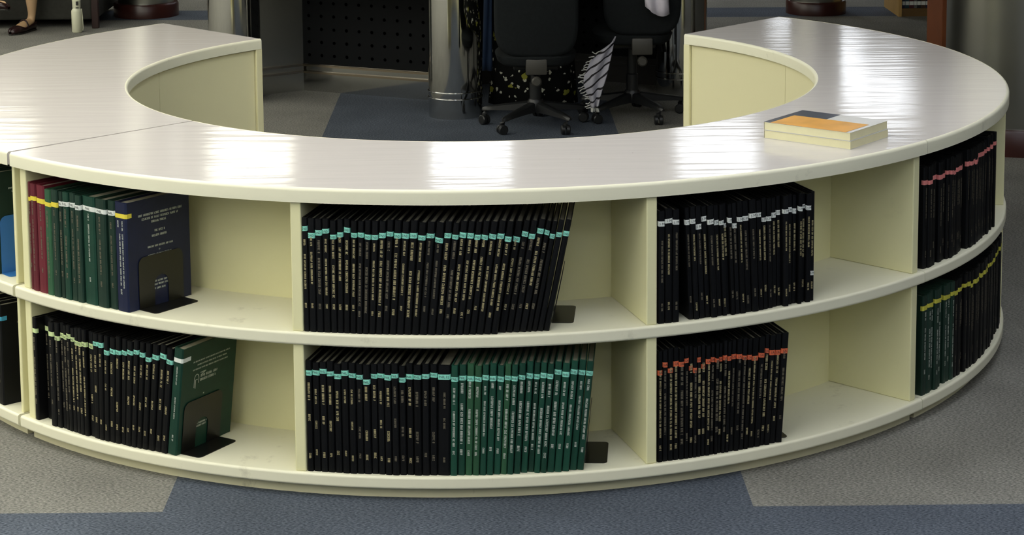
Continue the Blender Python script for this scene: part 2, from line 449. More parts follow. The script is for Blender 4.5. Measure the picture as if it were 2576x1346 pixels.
def make_book(P, Pn, a, an, lean, H, D, m_cover, tagcol, tagz, tagtext, foil, layout, label, group, r, setback=0.0, wrapcover=None, name='bound_thesis'):
    perp = Vector((math.cos(a), -math.sin(a), 0)); dr = Vector((math.sin(a), math.cos(a), 0))
    w = (Pn - P).dot(perp) * math.cos(lean) - 0.0012
    ex = perp * math.cos(lean) - Vector((0, 0, 1)) * math.sin(lean)
    ez = perp * math.sin(lean) + Vector((0, 0, 1)) * math.cos(lean)
    O = P + dr * setback
    if lean > 0: O = O + Vector((0, 0, w * math.sin(lean)))
    tp = math.tan(an - a)
    def mp(u, y, z, off=0.0):
        ww = w + max(min(y * tp, 0.0), -0.45 * w)
        return ex * (u * ww) + dr * y + ez * z
    def spine_y(u): return 0.0035 * (2 * u - 1) ** 4
    e = empty(name, O)
    tag(e, label, 'book', group)
    # cover: case of two boards and a flat spine
    ct = min(0.0028 / w, 0.2)
    outer = [(0, D), (0, 0.012), (0.0, 0.0035), (0.12, spine_y(0.2)), (0.5, 0.0), (0.88, spine_y(0.8)), (1, 0.0035), (1, 0.012), (1, D)]
    inner = [(ct, D), (ct, 0.012), (ct, 0.008), (0.2, 0.007), (0.5, 0.006), (0.8, 0.007), (1 - ct, 0.008), (1 - ct, 0.012), (1 - ct, D)]
    n = len(outer); V = []; F = []
    for z in (0, H):
        V += [mp(u, y, z) for u, y in outer]; V += [mp(u, y, z) for u, y in inner]
    for j in range(n - 1):
        F.append((j, j + 1, 2 * n + j + 1, 2 * n + j))
        F.append((n + j + 1, n + j, 3 * n + j, 3 * n + j + 1))
        F.append((2 * n + j, 2 * n + j + 1, 3 * n + j + 1, 3 * n + j))
        F.append((j + 1, j, n + j, n + j + 1))
    F.append((0, 2 * n, 3 * n, n)); F.append((n - 1, 2 * n - 1, 4 * n - 1, 3 * n - 1))
    mesh_obj('cover', V, F, m_cover, e)
    V = []
    for z in (0.003, H - 0.0055):
        V += [mp(ct, 0.009, z), mp(1 - ct, 0.009, z), mp(1 - ct, D - 0.004, z), mp(ct, D - 0.004, z)]
    mesh_obj('pages', V, [(0, 3, 2, 1), (4, 5, 6, 7), (0, 1, 5, 4), (1, 2, 6, 5), (2, 3, 7, 6), (3, 0, 4, 7)], M_PAPER, e)
    if tagcol:
        th = 0.0125 + r.uniform(-0.001, 0.0015); z0 = H - tagz - th; z1 = z0 + th
        tl = r.uniform(-0.0006, 0.0006)
        k = [(0.0, 0.010, -1), (0.0, 0.0035, -1), (0.12, spine_y(0.2), 0), (0.5, 0.0, 0), (0.88, spine_y(0.8), 0), (1, 0.0035, 1), (1, 0.010 if wrapcover is None else wrapcover, 1)]
        V = []
        for i, (u, y, sd) in enumerate(k):
            off = ex * (0.0003 * sd) - dr * (0.0004 if sd == 0 else 0.0003)
            sh = tl * (i - 3)
            V += [mp(u, y, z0 + sh) + off, mp(u, y, z1 + sh) + off]
        F = [(2 * i, 2 * i + 2, 2 * i + 3, 2 * i + 1) for i in range(len(k) - 1)]
        tg = mesh_obj('spine_tag', V, F, M_TAG[tagcol], e)
        if tagtext:
            tv, tf, asp = text_tris(tagtext)
            th2 = 0.0068; tw = min(th2 * asp, w * 0.80); zc = (z0 + z1) / 2 + r.uniform(-0.0008, 0.0008)
            rot = r.uniform(-0.12, 0.12)
            V = []
            for (x, y) in tv:
                xx = (x - 0.5) * tw; yy = (y - 0.5) * th2
                V.append(mp(0.5 + (xx * math.cos(rot) - yy * math.sin(rot)) / w, 0, zc + xx * math.sin(rot) + yy * math.cos(rot)) - dr * 0.0009)
            mesh_obj('lettering', V, tf, M_INK, tg)['kind'] = 'stuff'
    if foil is not None and layout:
        V = []; F = []
        for (zt, ln, uc, hh) in layout:
            for (s0, s1, h0, h1) in strokes(ln, hh, r):
                b = len(V)
                for (s, h) in ((s0, h0), (s1, h0), (s1, h1), (s0, h1)):
                    V.append(mp(uc + (h - hh / 2) / w, 0, zt - s) - dr * 0.0006)
                F.append((b, b + 1, b + 2, b + 3))
        mesh_obj('spine_title', V, F, foil, e)['kind'] = 'stuff'
    bk = Book(); bk.e = e; bk.mp = mp; bk.w = w; bk.H = H; bk.D = D; bk.ex = ex; bk.dr = dr; bk.ez = ez; bk.O = O
    return bk

def layout_random(H, r, style='gold'):
    L = []
    uc = 0.5 + r.uniform(-0.06, 0.06); hh = r.uniform(0.0050, 0.0066)
    if style == 'short':            # author high up, degree and year low down
        L.append((H - r.uniform(0.052, 0.072), r.uniform(0.03, 0.05), uc, hh))
        if r.random() < 0.9: L.append((r.uniform(0.11, 0.165), r.uniform(0.018, 0.03), uc, hh))
        L.append((r.uniform(0.045, 0.062), 0.013, uc, hh))
    elif style == 'long':
        z = H - r.uniform(0.045, 0.06)
        l1 = r.uniform(0.012, 0.05); L.append((z, l1, uc, hh))
        z -= l1 + r.uniform(0.012, 0.03)
        l2 = r.uniform(0.08, 0.125); L.append((z, l2, uc, hh))
        z -= l2 + r.uniform(0.006, 0.03)
        if z > 0.05: L.append((min(z, 0.075), 0.013, uc, hh))
    elif style == 'one':
        L.append((H - r.uniform(0.06, 0.08), r.uniform(0.07, 0.11), uc, hh * 0.8))
        if r.random() < 0.8: L.append((r.uniform(0.045, 0.07), 0.02, uc, hh * 0.8))
    elif style == 'vlong':
        L.append((H - 0.05, r.uniform(0.17, 0.2), uc, hh * 0.9)); L.append((0.045, 0.014, uc, hh * 0.9))
    return L

def row(bay, ths, z, a_of, lean_of, spec, group, R=1.748, Hbase=0.294, seed=1):
    r = random.Random(seed); out = []
    n = len(ths) - 1
    for i in range(n):
        s = spec(i, n, r)
        if s is None: continue
        sb = s.get('setback', abs(r.gauss(0, 0.003)))
        P = cylp(R - 0.002, ths[i], z + 0.0002); Pn = cylp(R - 0.002, ths[i + 1], z + 0.0002)
        if 'shift' in s: pass
        f = i / max(n - 1, 1); f2 = (i + 1) / max(n - 1, 1)
        H = Hbase + r.uniform(-0.003, 0.004) + s.get('dh', 0)
        b = make_book(P, Pn, a_of(f), a_of(min(f2, 1.0)), lean_of(i, n), H, 0.218 + r.uniform(-0.004, 0.003), s['cover'], s.get('tag'), s.get('tagz', 0.026 + r.uniform(-0.004, 0.008)),
                      s.get('text'), s.get('foil'), s.get('layout', layout_random(H, r, s.get('style', 'short'))), s['label'] + ', ' + words(i + 1) + ' from the left, ' + bay, group, r, sb, s.get('wrap'))
        out.append(b)
    return out

D2R = math.radians
lerp = lambda a, b: (lambda f: a + (b - a) * f)

# upper bay nearest the red covers
T_B1U = [-0.7722,-0.7652,-0.7500,-0.7278,-0.7116,-0.6944,-0.6845,-0.6694,-0.6559,-0.6414,-0.6121,-0.5874,-0.5706,-0.5431]
def spec_b1u(i, n, r):
    if i < 3: return dict(cover=M_MAROONCLOTH, tag='yellow', foil=M_GOLDDIM, style='long', label='maroon bound thesis with yellow tag', tagz=(0.042, 0.034, 0.036)[i], dh=0.004)
    if i < 12:
        y = i < 5
        return dict(cover=(M_GREEN3 if i == 3 else M_GREEN2 if i % 3 else M_GREENCLOTH), tag='yellow' if y else 'white', text=None if y else 'PHIL.', foil=M_SILVER if i == 9 else M_GOLDDIM,
                    style='long', label='dark green bound thesis with ' + ('yellow' if y else 'white') + ' tag', tagz=0.034 if y else 0.026)
    return dict(cover=M_NAVYCLOTH, tag='yellow', foil=M_SILVER, wrap=0.019, tagz=0.030, setback=0.0, label='navy bound thesis with yellow tag',
                layout=[(0.245, 0.02, 0.3, 0.005), (0.245, 0.025, 0.66, 0.005), (0.21, 0.14, 0.42, 0.005), (0.21, 0.145, 0.66, 0.005), (0.06, 0.014, 0.42, 0.006)])
R1 = row('upper bay of red covers', T_B1U, ZS, lerp(D2R(45), D2R(40)), lambda i, n: 0.0, spec_b1u, 'theses in the bay with red covers', seed=11)
# lower bay below
T_B1L = [-0.7740,-0.7640,-0.7520,-0.7413,-0.7304,-0.7167,-0.7048,-0.6954,-0.6862,-0.6768,-0.6669,-0.6576,-0.6484,-0.6385,-0.6267,-0.6144,-0.6038,-0.5932,-0.5809,-0.5705,-0.5600,-0.5478,-0.5370,-0.5266,-0.5151,-0.5021,-0.4893,-0.4765,-0.4576]
T_B1L = [t - 0.008 * max(0, i - 4) / 24 for i, t in enumerate(T_B1L)]
def spec_b1l(i, n, r):
    if i == n - 1:
        return dict(cover=M_GREENCLOTH, tag='white', text=None, foil=M_SILVER, wrap=0.034, tagz=0.026, setback=0.0, label='green bound thesis with silver emblem',
                    layout=[(0.245, 0.05, 0.5, 0.004), (0.16, 0.06, 0.5, 0.004), (0.055, 0.015, 0.5, 0.005)])
    t = 'lime' if i < 14 else 'mint'
    sb = (0.002, 0.03, 0.026, 0.02, 0.0)[i] if i < 5 else abs(r.gauss(0, 0.003))
    return dict(cover=M_BLACKCLOTH, tag=t, text=None if i < 5 else 'PHIL', foil=M_GOLDDIM if i < 9 else M_GOLD, style='short' if i > 12 else 'long', setback=sb,
                label='black bound thesis with ' + ('pale lime' if t == 'lime' else 'mint') + ' tag', tagz=0.028 + r.uniform(-0.006, 0.012))
R2 = row('bay of green emblem', T_B1L, ZB, lerp(D2R(45), D2R(33)), lambda i, n: D2R(7.0 * max(0, i - 12) / (n - 13)), spec_b1l, 'theses in the lower bay with the green emblem cover', seed=12)
# middle bay, upper
T_B2U = [-0.2470,-0.2419,-0.2310,-0.2203,-0.2096,-0.1997,-0.1904,-0.1811,-0.1717,-0.1625,-0.1533,-0.1433,-0.1331,-0.1232,-0.1126,-0.1019,-0.0909,-0.0796,-0.0678,-0.0558,-0.0455,-0.0359,-0.0256,-0.0158,-0.0066,0.0033,0.0141,0.0246,0.0348,0.0459,0.0557,0.0656,0.0758,0.0837,0.0917,0.1008,0.1103]
T_B2U[0] = -0.2505
B2UZ = [.026,.041,.033,.030,.040,.038,.026,.035,.033,.040,.040,.034,.034,.037,.034,.036,.037,.034,.043,.034,.034,.033,.034,.037,.040,.036,.037,.043,.044,.032,.038,.028,.028,.037,.036,.034]
def spec_b2u(i, n, r):
    return dict(cover=M_BLACKCLOTH, tag='mint', text='DND', foil=M_GOLD if r.random() < 0.75 else M_GOLDDIM, style='long' if i < 33 else 'none', tagz=B2UZ[i] - 0.004,
                label='black bound thesis with mint tag', setback=0.0 if i < 28 else 0.012)
R3 = row('upper middle bay', T_B2U, ZS, lerp(D2R(14.5), D2R(5)), lambda i, n: D2R(11.5 * max(0, i - 3) / (n - 4)), spec_b2u, 'theses in the upper middle bay', seed=13)
# middle bay, lower
T_B2L = [-0.2500,-0.2405,-0.2290,-0.2181,-0.2073,-0.1961,-0.1850,-0.1743,-0.1637,-0.1529,-0.1423,-0.1320,-0.1215,-0.1109,-0.1005,-0.0895,-0.0779,-0.0669,-0.0559,-0.0369,-0.0263,-0.0153,-0.0044,0.0060,0.0158,0.0262,0.0367,0.0462,0.0557,0.0659,0.0762,0.0859,0.0953,0.1049,0.1159,0.1274,0.1385,0.1497,0.1606]
B2LZ = [.026,.020,.018,.026,.026,.022,.026,.028,.038,.025,.025,.028,.026,.030,.028,.026,.026,.022,.024,.030,.028,.032,.028,.026,.032,.028,.030,.030,.030,.030,.030,.026,.026,.020,.022,.022,.026,.025]
def spec_b2l(i, n, r):
    g = i >= 19
    return dict(cover=(r.choice((M_GREENCLOTH, M_GREENCLOTH, M_GREEN3)) if g else M_BLACKCLOTH), tag='mint', text='PHIL.52' if i == 18 else 'PHIL', foil=M_SILVER if g else (M_GOLD if r.random() < 0.7 else M_GOLDDIM),
                style='long' if g else 'short', tagz=B2LZ[i], label=('green' if g else 'black') + ' bound thesis with mint tag')
R4 = row('lower middle bay', T_B2L, ZB, lerp(D2R(14.5), D2R(5)), lambda i, n: D2R(5.5 * max(0, i - 14) / (n - 15)), spec_b2l, 'theses in the lower middle bay', Hbase=0.291, seed=14)
# third bay, upper (white tags)
T_B3U = [0.2752,0.2860,0.2979,0.3090,0.3260,0.3340,0.3427,0.3528,0.3621,0.3722,0.3817,0.3892,0.3955,0.4026,0.4111,0.4209,0.4324,0.4440,0.4535,0.4621,0.4713,0.4804,0.4889,0.4986,0.5079,0.5159,0.5236,0.5314,0.5406,0.5491]
B3UZ = [.030,.030,.030,.032,.036,.036,.052,.030,.040,.044,.046,.056,.040,.058,.046,.044,.040,.036,.056,.052,.044,.042,.040,.038,.040,.040,.032,.036,.22]
def lean_b3u(i, n): return 0.0 if i < 3 else D2R(-2.6 * min(1, max(0, (n - 4 - i) / 10)))
def spec_b3u(i, n, r):
    if i == 3: return None
    return dict(cover=M_BLACKCLOTH, tag='white', text='S M', foil=M_GOLD if r.random() < 0.5 else M_GOLDDIM, style='one', tagz=B3UZ[i] - 0.004, label='black bound thesis with white tag',
                setback=abs(r.gauss(0, 0.006)) if i > 2 else 0.0, dh=0.004)
R5 = row('upper bay of white tags', T_B3U, ZS, lerp(D2R(-15), D2R(-18)), lean_b3u, spec_b3u, 'theses in the bay with white tags', seed=15)
# third bay, lower (orange tags)
T_B3L = [0.2752,0.2829,0.2915,0.3002,0.3094,0.3177,0.3253,0.3319,0.3386,0.3453,0.3523,0.3603,0.3671,0.3732,0.3798,0.3859,0.3926,0.4007,0.4099,0.4182,0.4260,0.4374,0.4479,0.4557,0.4652,0.4761,0.4877]
B3LZ = [.046,.028,.048,.032,.030,.028,.048,.050,.026,.048,.032,.032,.038,.032,.034,.034,.033,.036,.042,.038,.044,.038,.034,.036,.040,.038]
def spec_b3l(i, n, r):
    return dict(cover=M_BLACKCLOTH, tag='orange', text='SA', foil=M_GOLD if r.random() < 0.4 else M_GOLDDIM, style=r.choice(('long', 'one', 'long', 'vlong')), tagz=B3LZ[i] + 0.004, label='black bound thesis with orange tag', dh=0.006)
R6 = row('lower bay of orange tags', T_B3L, ZB, lerp(D2R(-15), D2R(-15)), lambda i, n: D2R(3.4 * max(0, i - 8) / (n - 9)), spec_b3l, 'theses in the bay with orange tags', seed=16)
# neighbouring unit: pink tags above, olive tags below
rr = random.Random(5)
def fill(t0, t1, n):
    ws = [rr.uniform(0.8, 1.25) for _ in range(n)]; s = sum(ws); out = [t0]
    for w in ws: out.append(out[-1] + w / s * (t1 - t0))
    return out
def spec_cu(i, n, r):
    return dict(cover=M_BLACKCLOTH, tag='pink', foil=M_GOLDDIM, style='one', label='black bound thesis with pink tag', tagz=(0.036 if i < 18 else 0.026) + r.uniform(-0.002, 0.004), setback=abs(r.gauss(0, 0.007)))
R7 = row('upper bay of pink tags', fill(0.8175, 1.166, 30), ZS, lerp(D2R(-47), D2R(-64)), lambda i, n: D2R(-0.5), spec_cu, 'theses in the bay with pink tags', seed=17)
def spec_cl(i, n, r):
    g = i < 9
    return dict(cover=M_GREEN2 if g else M_BLACKCLOTH, tag='olive', foil=M_SILVER if g else M_GOLDDIM, style='long' if g else 'one', label=('dark green' if g else 'black') + ' bound thesis with olive tag', tagz=0.030 + r.uniform(-0.003, 0.006), setback=abs(r.gauss(0, 0.006)))
R8 = row('lower bay of olive tags', fill(0.8175, 1.290, 40), ZB, lerp(D2R(-47), D2R(-70)), lambda i, n: 0.0, spec_cl, 'theses in the bay with olive tags', seed=18)
# unit cut by the picture edge
def spec_au(i, n, r):
    return dict(cover=M_GREEN2, tag='white', foil=M_SILVER, style='long', label='dark green bound thesis')
R9 = row('beside the blue bookend', fill(-0.945, -0.888, 3), ZS, lerp(D2R(56), D2R(51)), lambda i, n: 0.0, spec_au, 'theses beside the blue bookend', seed=19)
def spec_al(i, n, r):
    return dict(cover=M_BLACKCLOTH, tag='sky', foil=M_GOLDDIM, style='long', label='black bound thesis with sky blue tag', wrap=0.02)
R10 = row('below the blue bookend', fill(-0.945, -0.868, 4), ZB, lerp(D2R(56), D2R(51)), lambda i, n: 0.0, spec_al, 'theses below the blue bookend', seed=20)

# foil print on the two covers that show
def cover_print(bk, lines, foil, r, extra=None):
    """lines: (y0, z, length, height) on the face turned to the empty part of the bay"""
    V = []; F = []
    def put(y, z): return bk.mp(1, y, z) + bk.ex * 0.0006
    for (y0, z, ln, hh) in lines:
        for (s0, s1, h0, h1) in strokes(ln, hh, r):
            b = len(V)
            V.extend([put(y0 + s0, z + h0), put(y0 + s1, z + h0), put(y0 + s1, z + h1), put(y0 + s0, z + h1)])
            F.append((b, b + 1, b + 2, b + 3))
    for pl in (extra or []):
        for p, q in zip(pl[:-1], pl[1:]):
            d = Vector((q[0] - p[0], q[1] - p[1])); nn = Vector((-d.y, d.x)).normalized() * 0.0011
            b = len(V)
            V.extend([put(p[0] - nn.x, p[1] - nn.y), put(q[0] - nn.x, q[1] - nn.y), put(q[0] + nn.x, q[1] + nn.y), put(p[0] + nn.x, p[1] + nn.y)])
            F.append((b, b + 1, b + 2, b + 3))
    mesh_obj('cover_print', V, F, foil, bk.e)['kind'] = 'stuff'
r_ = random.Random(3)
cover_print(R1[-1], [(0.040, 0.249, 0.150, 0.006), (0.052, 0.238, 0.125, 0.006), (0.085, 0.227, 0.05, 0.006), (0.095, 0.201, 0.034, 0.006), (0.085, 0.188, 0.052, 0.006), (0.070, 0.160, 0.085, 0.005),
                     (0.108, 0.149, 0.003, 0.004), (0.070, 0.136, 0.082, 0.006), (0.080, 0.064, 0.058, 0.005), (0.082, 0.055, 0.056, 0.005), (0.085, 0.044, 0.042, 0.005)], M_SILVER, r_)
arch = [(0.062 + 0.009 * math.cos(a) , 0.198 + 0.013 * math.sin(a)) for a in [math.pi * k / 8 for k in range(9)]]
cover_print(R2[-1], [(0.045, 0.246, 0.145, 0.004), (0.062, 0.235, 0.12, 0.004), (0.045, 0.224, 0.14, 0.004), (0.078, 0.199, 0.065, 0.007), (0.076, 0.188, 0.062, 0.007), (0.092, 0.148, 0.004, 0.004), (0.072, 0.132, 0.055, 0.004), (0.066, 0.122, 0.066, 0.004),
                     (0.070, 0.066, 0.045, 0.005), (0.068, 0.058, 0.046, 0.005)], M_SILVER, r_,
            extra=[[(0.053, 0.175)] + [(0.053, 0.198)] + arch[::-1] + [(0.071, 0.185)], [(0.058, 0.172), (0.058, 0.196), (0.066, 0.196)], [(0.076, 0.212), (0.098, 0.213), (0.078, 0.205)]])
cover_print(R9[-1], [(0.05, 0.24, 0.13, 0.005), (0.06, 0.23, 0.11, 0.005), (0.09, 0.10, 0.06, 0.005), (0.09, 0.085, 0.07, 0.005), (0.09, 0.07, 0.06, 0.005)], M_SILVER, r_)
cover_print(R10[-1], [(0.05, 0.232, 0.11, 0.005), (0.10, 0.20, 0.05, 0.004)], M_GOLDDIM, r_)

# ------------------------------------------------------------------ bookends
def bookend(origin, a, length, foot, height, m, label, lean=0.0):
    """upright plate along the book cover with an arched cut-out and a flat foot"""
    e = empty('bookend', origin); tag(e, label, 'bookend', 'metal bookends')
    dr = Vector((math.sin(a), math.cos(a), 0)); px = Vector((math.cos(a), -math.sin(a), 0))
    ez = Vector((0, 0, 1)) * math.cos(lean) + px * math.sin(lean)
    L, H, c = length, height, 0.02
    aw, ah = 0.024, 0.082
    pts = [(0, 0), (L / 2 - aw, 0), (L / 2 - aw, ah - aw)]
    pts += [(L / 2 - aw * math.cos(t), ah - aw + aw * math.sin(t)) for t in [math.pi * k / 10 for k in range(1, 10)]]
    pts += [(L / 2 + aw, ah - aw), (L / 2 + aw, 0), (L, 0)]
    pts += [(L - c + c * math.cos(t), H - c + c * math.sin(t)) for t in [math.pi / 2 * k / 6 for k in range(7)]]
    pts += [(c - c * math.sin(t), H - c + c * math.cos(t)) for t in [math.pi / 2 * k / 6 for k in range(7)]]
    b = MB(); n = len(pts)
    b.loft([[dr * y + ez * z + px * x for y, z in pts] for x in (0, 0.0014)])
    b.build('upright_plate', m, e)
    c = 0.012
    fp = [(0, 0), (0, L)]
    fp = [(0.0, 0.0)] + [(foot - c + c * math.sin(t), c - c * math.cos(t)) for t in [math.pi / 2 * k / 5 for k in range(6)]] + [(foot - c + c * math.cos(t), L - c + c * math.sin(t)) for t in [math.pi / 2 * k / 5 for k in range(6)]] + [(0, L)]
    b = MB(); b.loft([[px * x + dr * y + Vector((0, 0, z)) for x, y in fp] for z in (0.0, 0.0014)])
    b.build('foot_plate', m, e)
    return e
def end_of(bk, off=0.0015): return bk.O + bk.mp(1, 0, 0) + bk.ex * off
def bend_for(bk, y0, z, **k):
    p = end_of(bk) + bk.dr * y0; p.z = z + 0.0003
    return p
bookend(bend_for(R1[-1], 0.035, ZS), D2R(40), 0.153, 0.064, 0.140, M_BEND, 'black metal bookend holding the navy blue thesis')
bookend(bend_for(R2[-1], 0.018, ZB), D2R(33), 0.153, 0.064, 0.140, M_BEND, 'black metal bookend holding the green emblem thesis', lean=D2R(7.2))
p = bend_for(R3[-1], 0.072, ZS); p.x += 0.002
bookend(p, D2R(5), 0.158, 0.056, 0.130, M_BEND, 'black metal bookend in the upper middle bay', lean=D2R(11.8))
bookend(bend_for(R4[-1], 0.05, ZB), D2R(5), 0.158, 0.058, 0.130, M_BEND, 'black metal bookend beside the row of green spines', lean=D2R(5.8))
bookend(bend_for(R6[-1], 0.03, ZB), D2R(-15), 0.14, 0.03, 0.120, M_BEND, 'black metal bookend ending the orange tagged row', lean=D2R(3.8))
bookend(bend_for(R9[-1], 0.02, ZS), D2R(51), 0.185, 0.05, 0.165, M_BLUEBEND, 'blue metal bookend at the picture edge')

# ------------------------------------------------------------------ two paperbacks lying on the worktop
def flat_paperback(origin, ang, wx, wy, h, label, cover_m, art):
    e = empty('paperback', origin, ang); tag(e, label, 'book', 'paperbacks on the worktop')
    MB().box(0.002, wx - 0.001, 0.0015, wy - 0.0015, 0.0006, h - 0.0006).build('pages', mat('cream_page_edges', srgb(222, 216, 176), 0.85, noise=(25, 0.03)), e)
    b = MB().box(0, wx, 0, wy, 0, 0.0006).box(0, wx, 0, wy, h - 0.0006, h).box(0, 0.0012, 0, wy, 0.0006, h - 0.0006)
    b.build('cover', cover_m, e)
    for nm, rect, m, dz in art:
        x0, x1, y0, y1 = rect
        MB().box(x0, x1, y0, y1, h + dz, h + dz + 0.0003).build(nm, m, e)
    return e
M_WCOV = mat('glossy_white_cover', srgb(206, 204, 198), 0.25)
M_BCOV = mat('slate_cover_print', srgb(62, 66, 76), 0.25)
M_OCOV = mat('orange_cover_print', srgb(222, 162, 72), 0.3, noise=(14, 0.14))
P0 = Vector((0.817, -1.149, ZT)); Pf = Vector((1.031, -1.326, ZT))
ang = math.atan2(Pf.y - P0.y, Pf.x - P0.x)
LX_, LY_ = 0.278, 0.217
flat_paperback(P0 + Vector((0, 0, 0.0003)), ang, LX_, LY_, 0.0228, 'lower paperback of the two lying on the white worktop', M_WCOV, [])
M_OFF = Vector((-0.003, 0.002, 0))
flat_paperback(P0 + Vector((0.0, 0.002, 0.0235)), ang + 0.006, LX_ - 0.002, LY_ - 0.001, 0.0225, 'upper paperback with orange and white cover on the worktop', M_WCOV,
               [('cover_print', (0.0, 0.125, 0.0, LY_ - 0.001), M_BCOV, 0.0), ('cover_print', (0.022, 0.262, 0.0, 0.132), M_OCOV, 0.0003)])
# ------------------------------------------------------------------ service desk behind
desk = empty('service_desk', (0, 3.5, 0)); desk.location = (0, 0, 0)
tag(desk, 'round steel service desk with polished columns and black perforated panels', 'desk')
def column(x, y, r=0.137, h=0.72):
    o = MB().lathe([(r, 0), (r, h)], x, y, 48).build('column', M_CHROME, desk); smooth_by_angle(o)
    for z in (0.10, 0.133):
        q = MB().lathe([(r, z - 0.004), (r + 0.004, z - 0.003), (r + 0.005, z), (r + 0.004, z + 0.003), (r, z + 0.004)], x, y, 48).build('band', M_CHROME, o); q.data.shade_smooth()
for x, y in ((-0.114, 3.53), (-1.292, 4.05), (1.097, 4.05)): column(x, y)
def deskwall(p, q, z0, z1, th, nm, m, off=0.0):
    p = Vector((*p, 0)); q = Vector((*q, 0)); d = (q - p).normalized(); n = Vector((d.y, -d.x, 0))
    if n.y > 0: n = -n
    b = MB(); b.loft([[p + n * off + Vector((0, 0, z0)), q + n * off + Vector((0, 0, z0)), q + n * (off - th) + Vector((0, 0, z0)), p + n * (off - th) + Vector((0, 0, z0))],
                      [p + n * off + Vector((0, 0, z1)), q + n * off + Vector((0, 0, z1)), q + n * (off - th) + Vector((0, 0, z1)), p + n * (off - th) + Vector((0, 0, z1))]])
    return b.build(nm, m, desk), p, q, d, n
def trims(p, q, m=None):
    for z in (0.105, 0.143):
        w = deskwall(p, q, z - 0.0055, z + 0.0055, 0.02, 'trim_strip', m or M_TRIM, 0.016)[0]
def perforated(p, q, tm=None, km=None):
    o, P, Q, d, n = deskwall(p, q, 0.15, 0.72, 0.02, 'perforated_panel', M_BLACKPANEL)
    L = (Q - P).length
    hm = None
    b = MB()
    k = 8
    ring = [(0.0095 * math.cos(2 * math.pi * j / k), 0.0095 * math.sin(2 * math.pi * j / k)) for j in range(k)]
    s = 0.04
    while s < L - 0.02:
        z = 0.20
        while z < 0.70:
            c = P + d * s + Vector((0, 0, z)) + n * 0.0008
            b.add([c + d * u + Vector((0, 0, 1)) * v for u, v in ring], [list(range(k))])
            z += 0.072
        s += 0.078
    h = b.build('punched_holes', M_HOLE, o, fix=False); h['kind'] = 'stuff'
    deskwall(p, q, 0.0, 0.15, 0.02, 'kick_plate', km or M_CHROME, 0.0)
    trims(p, q, tm)
perforated((-0.952, 4.300), (-0.20, 3.93))
deskwall((-1.30, 4.08), (-0.952, 4.300), 0.0, 0.72, 0.02, 'polished_panel', M_BRUSHED)
trims((-1.30, 4.08), (-0.952, 4.300))
perforated((0.42, 4.62), (1.20, 4.22), M_DESK, M_DESK)  # polished trims and kick plate darkened here to paint the under-desk shade
perforated((-0.10, 4.35), (0.42, 4.62), M_DESK, M_DESK)  # trims and kick plate again take a dark colour for the shade
deskwall((-0.2, 3.93), (-0.10, 4.35), 0.0, 0.72, 0.02, 'side_panel', M_DESK)
MB().prism([(-1.55, 3.95), (-1.0, 3.72), (-0.2, 3.36), (0.2, 3.38), (1.0, 3.85), (1.35, 3.98), (1.42, 4.5), (0.5, 4.95), (-0.3, 4.95), (-1.5, 4.5)], 0.72, 0.76).build('desk_top', M_DESK, desk)

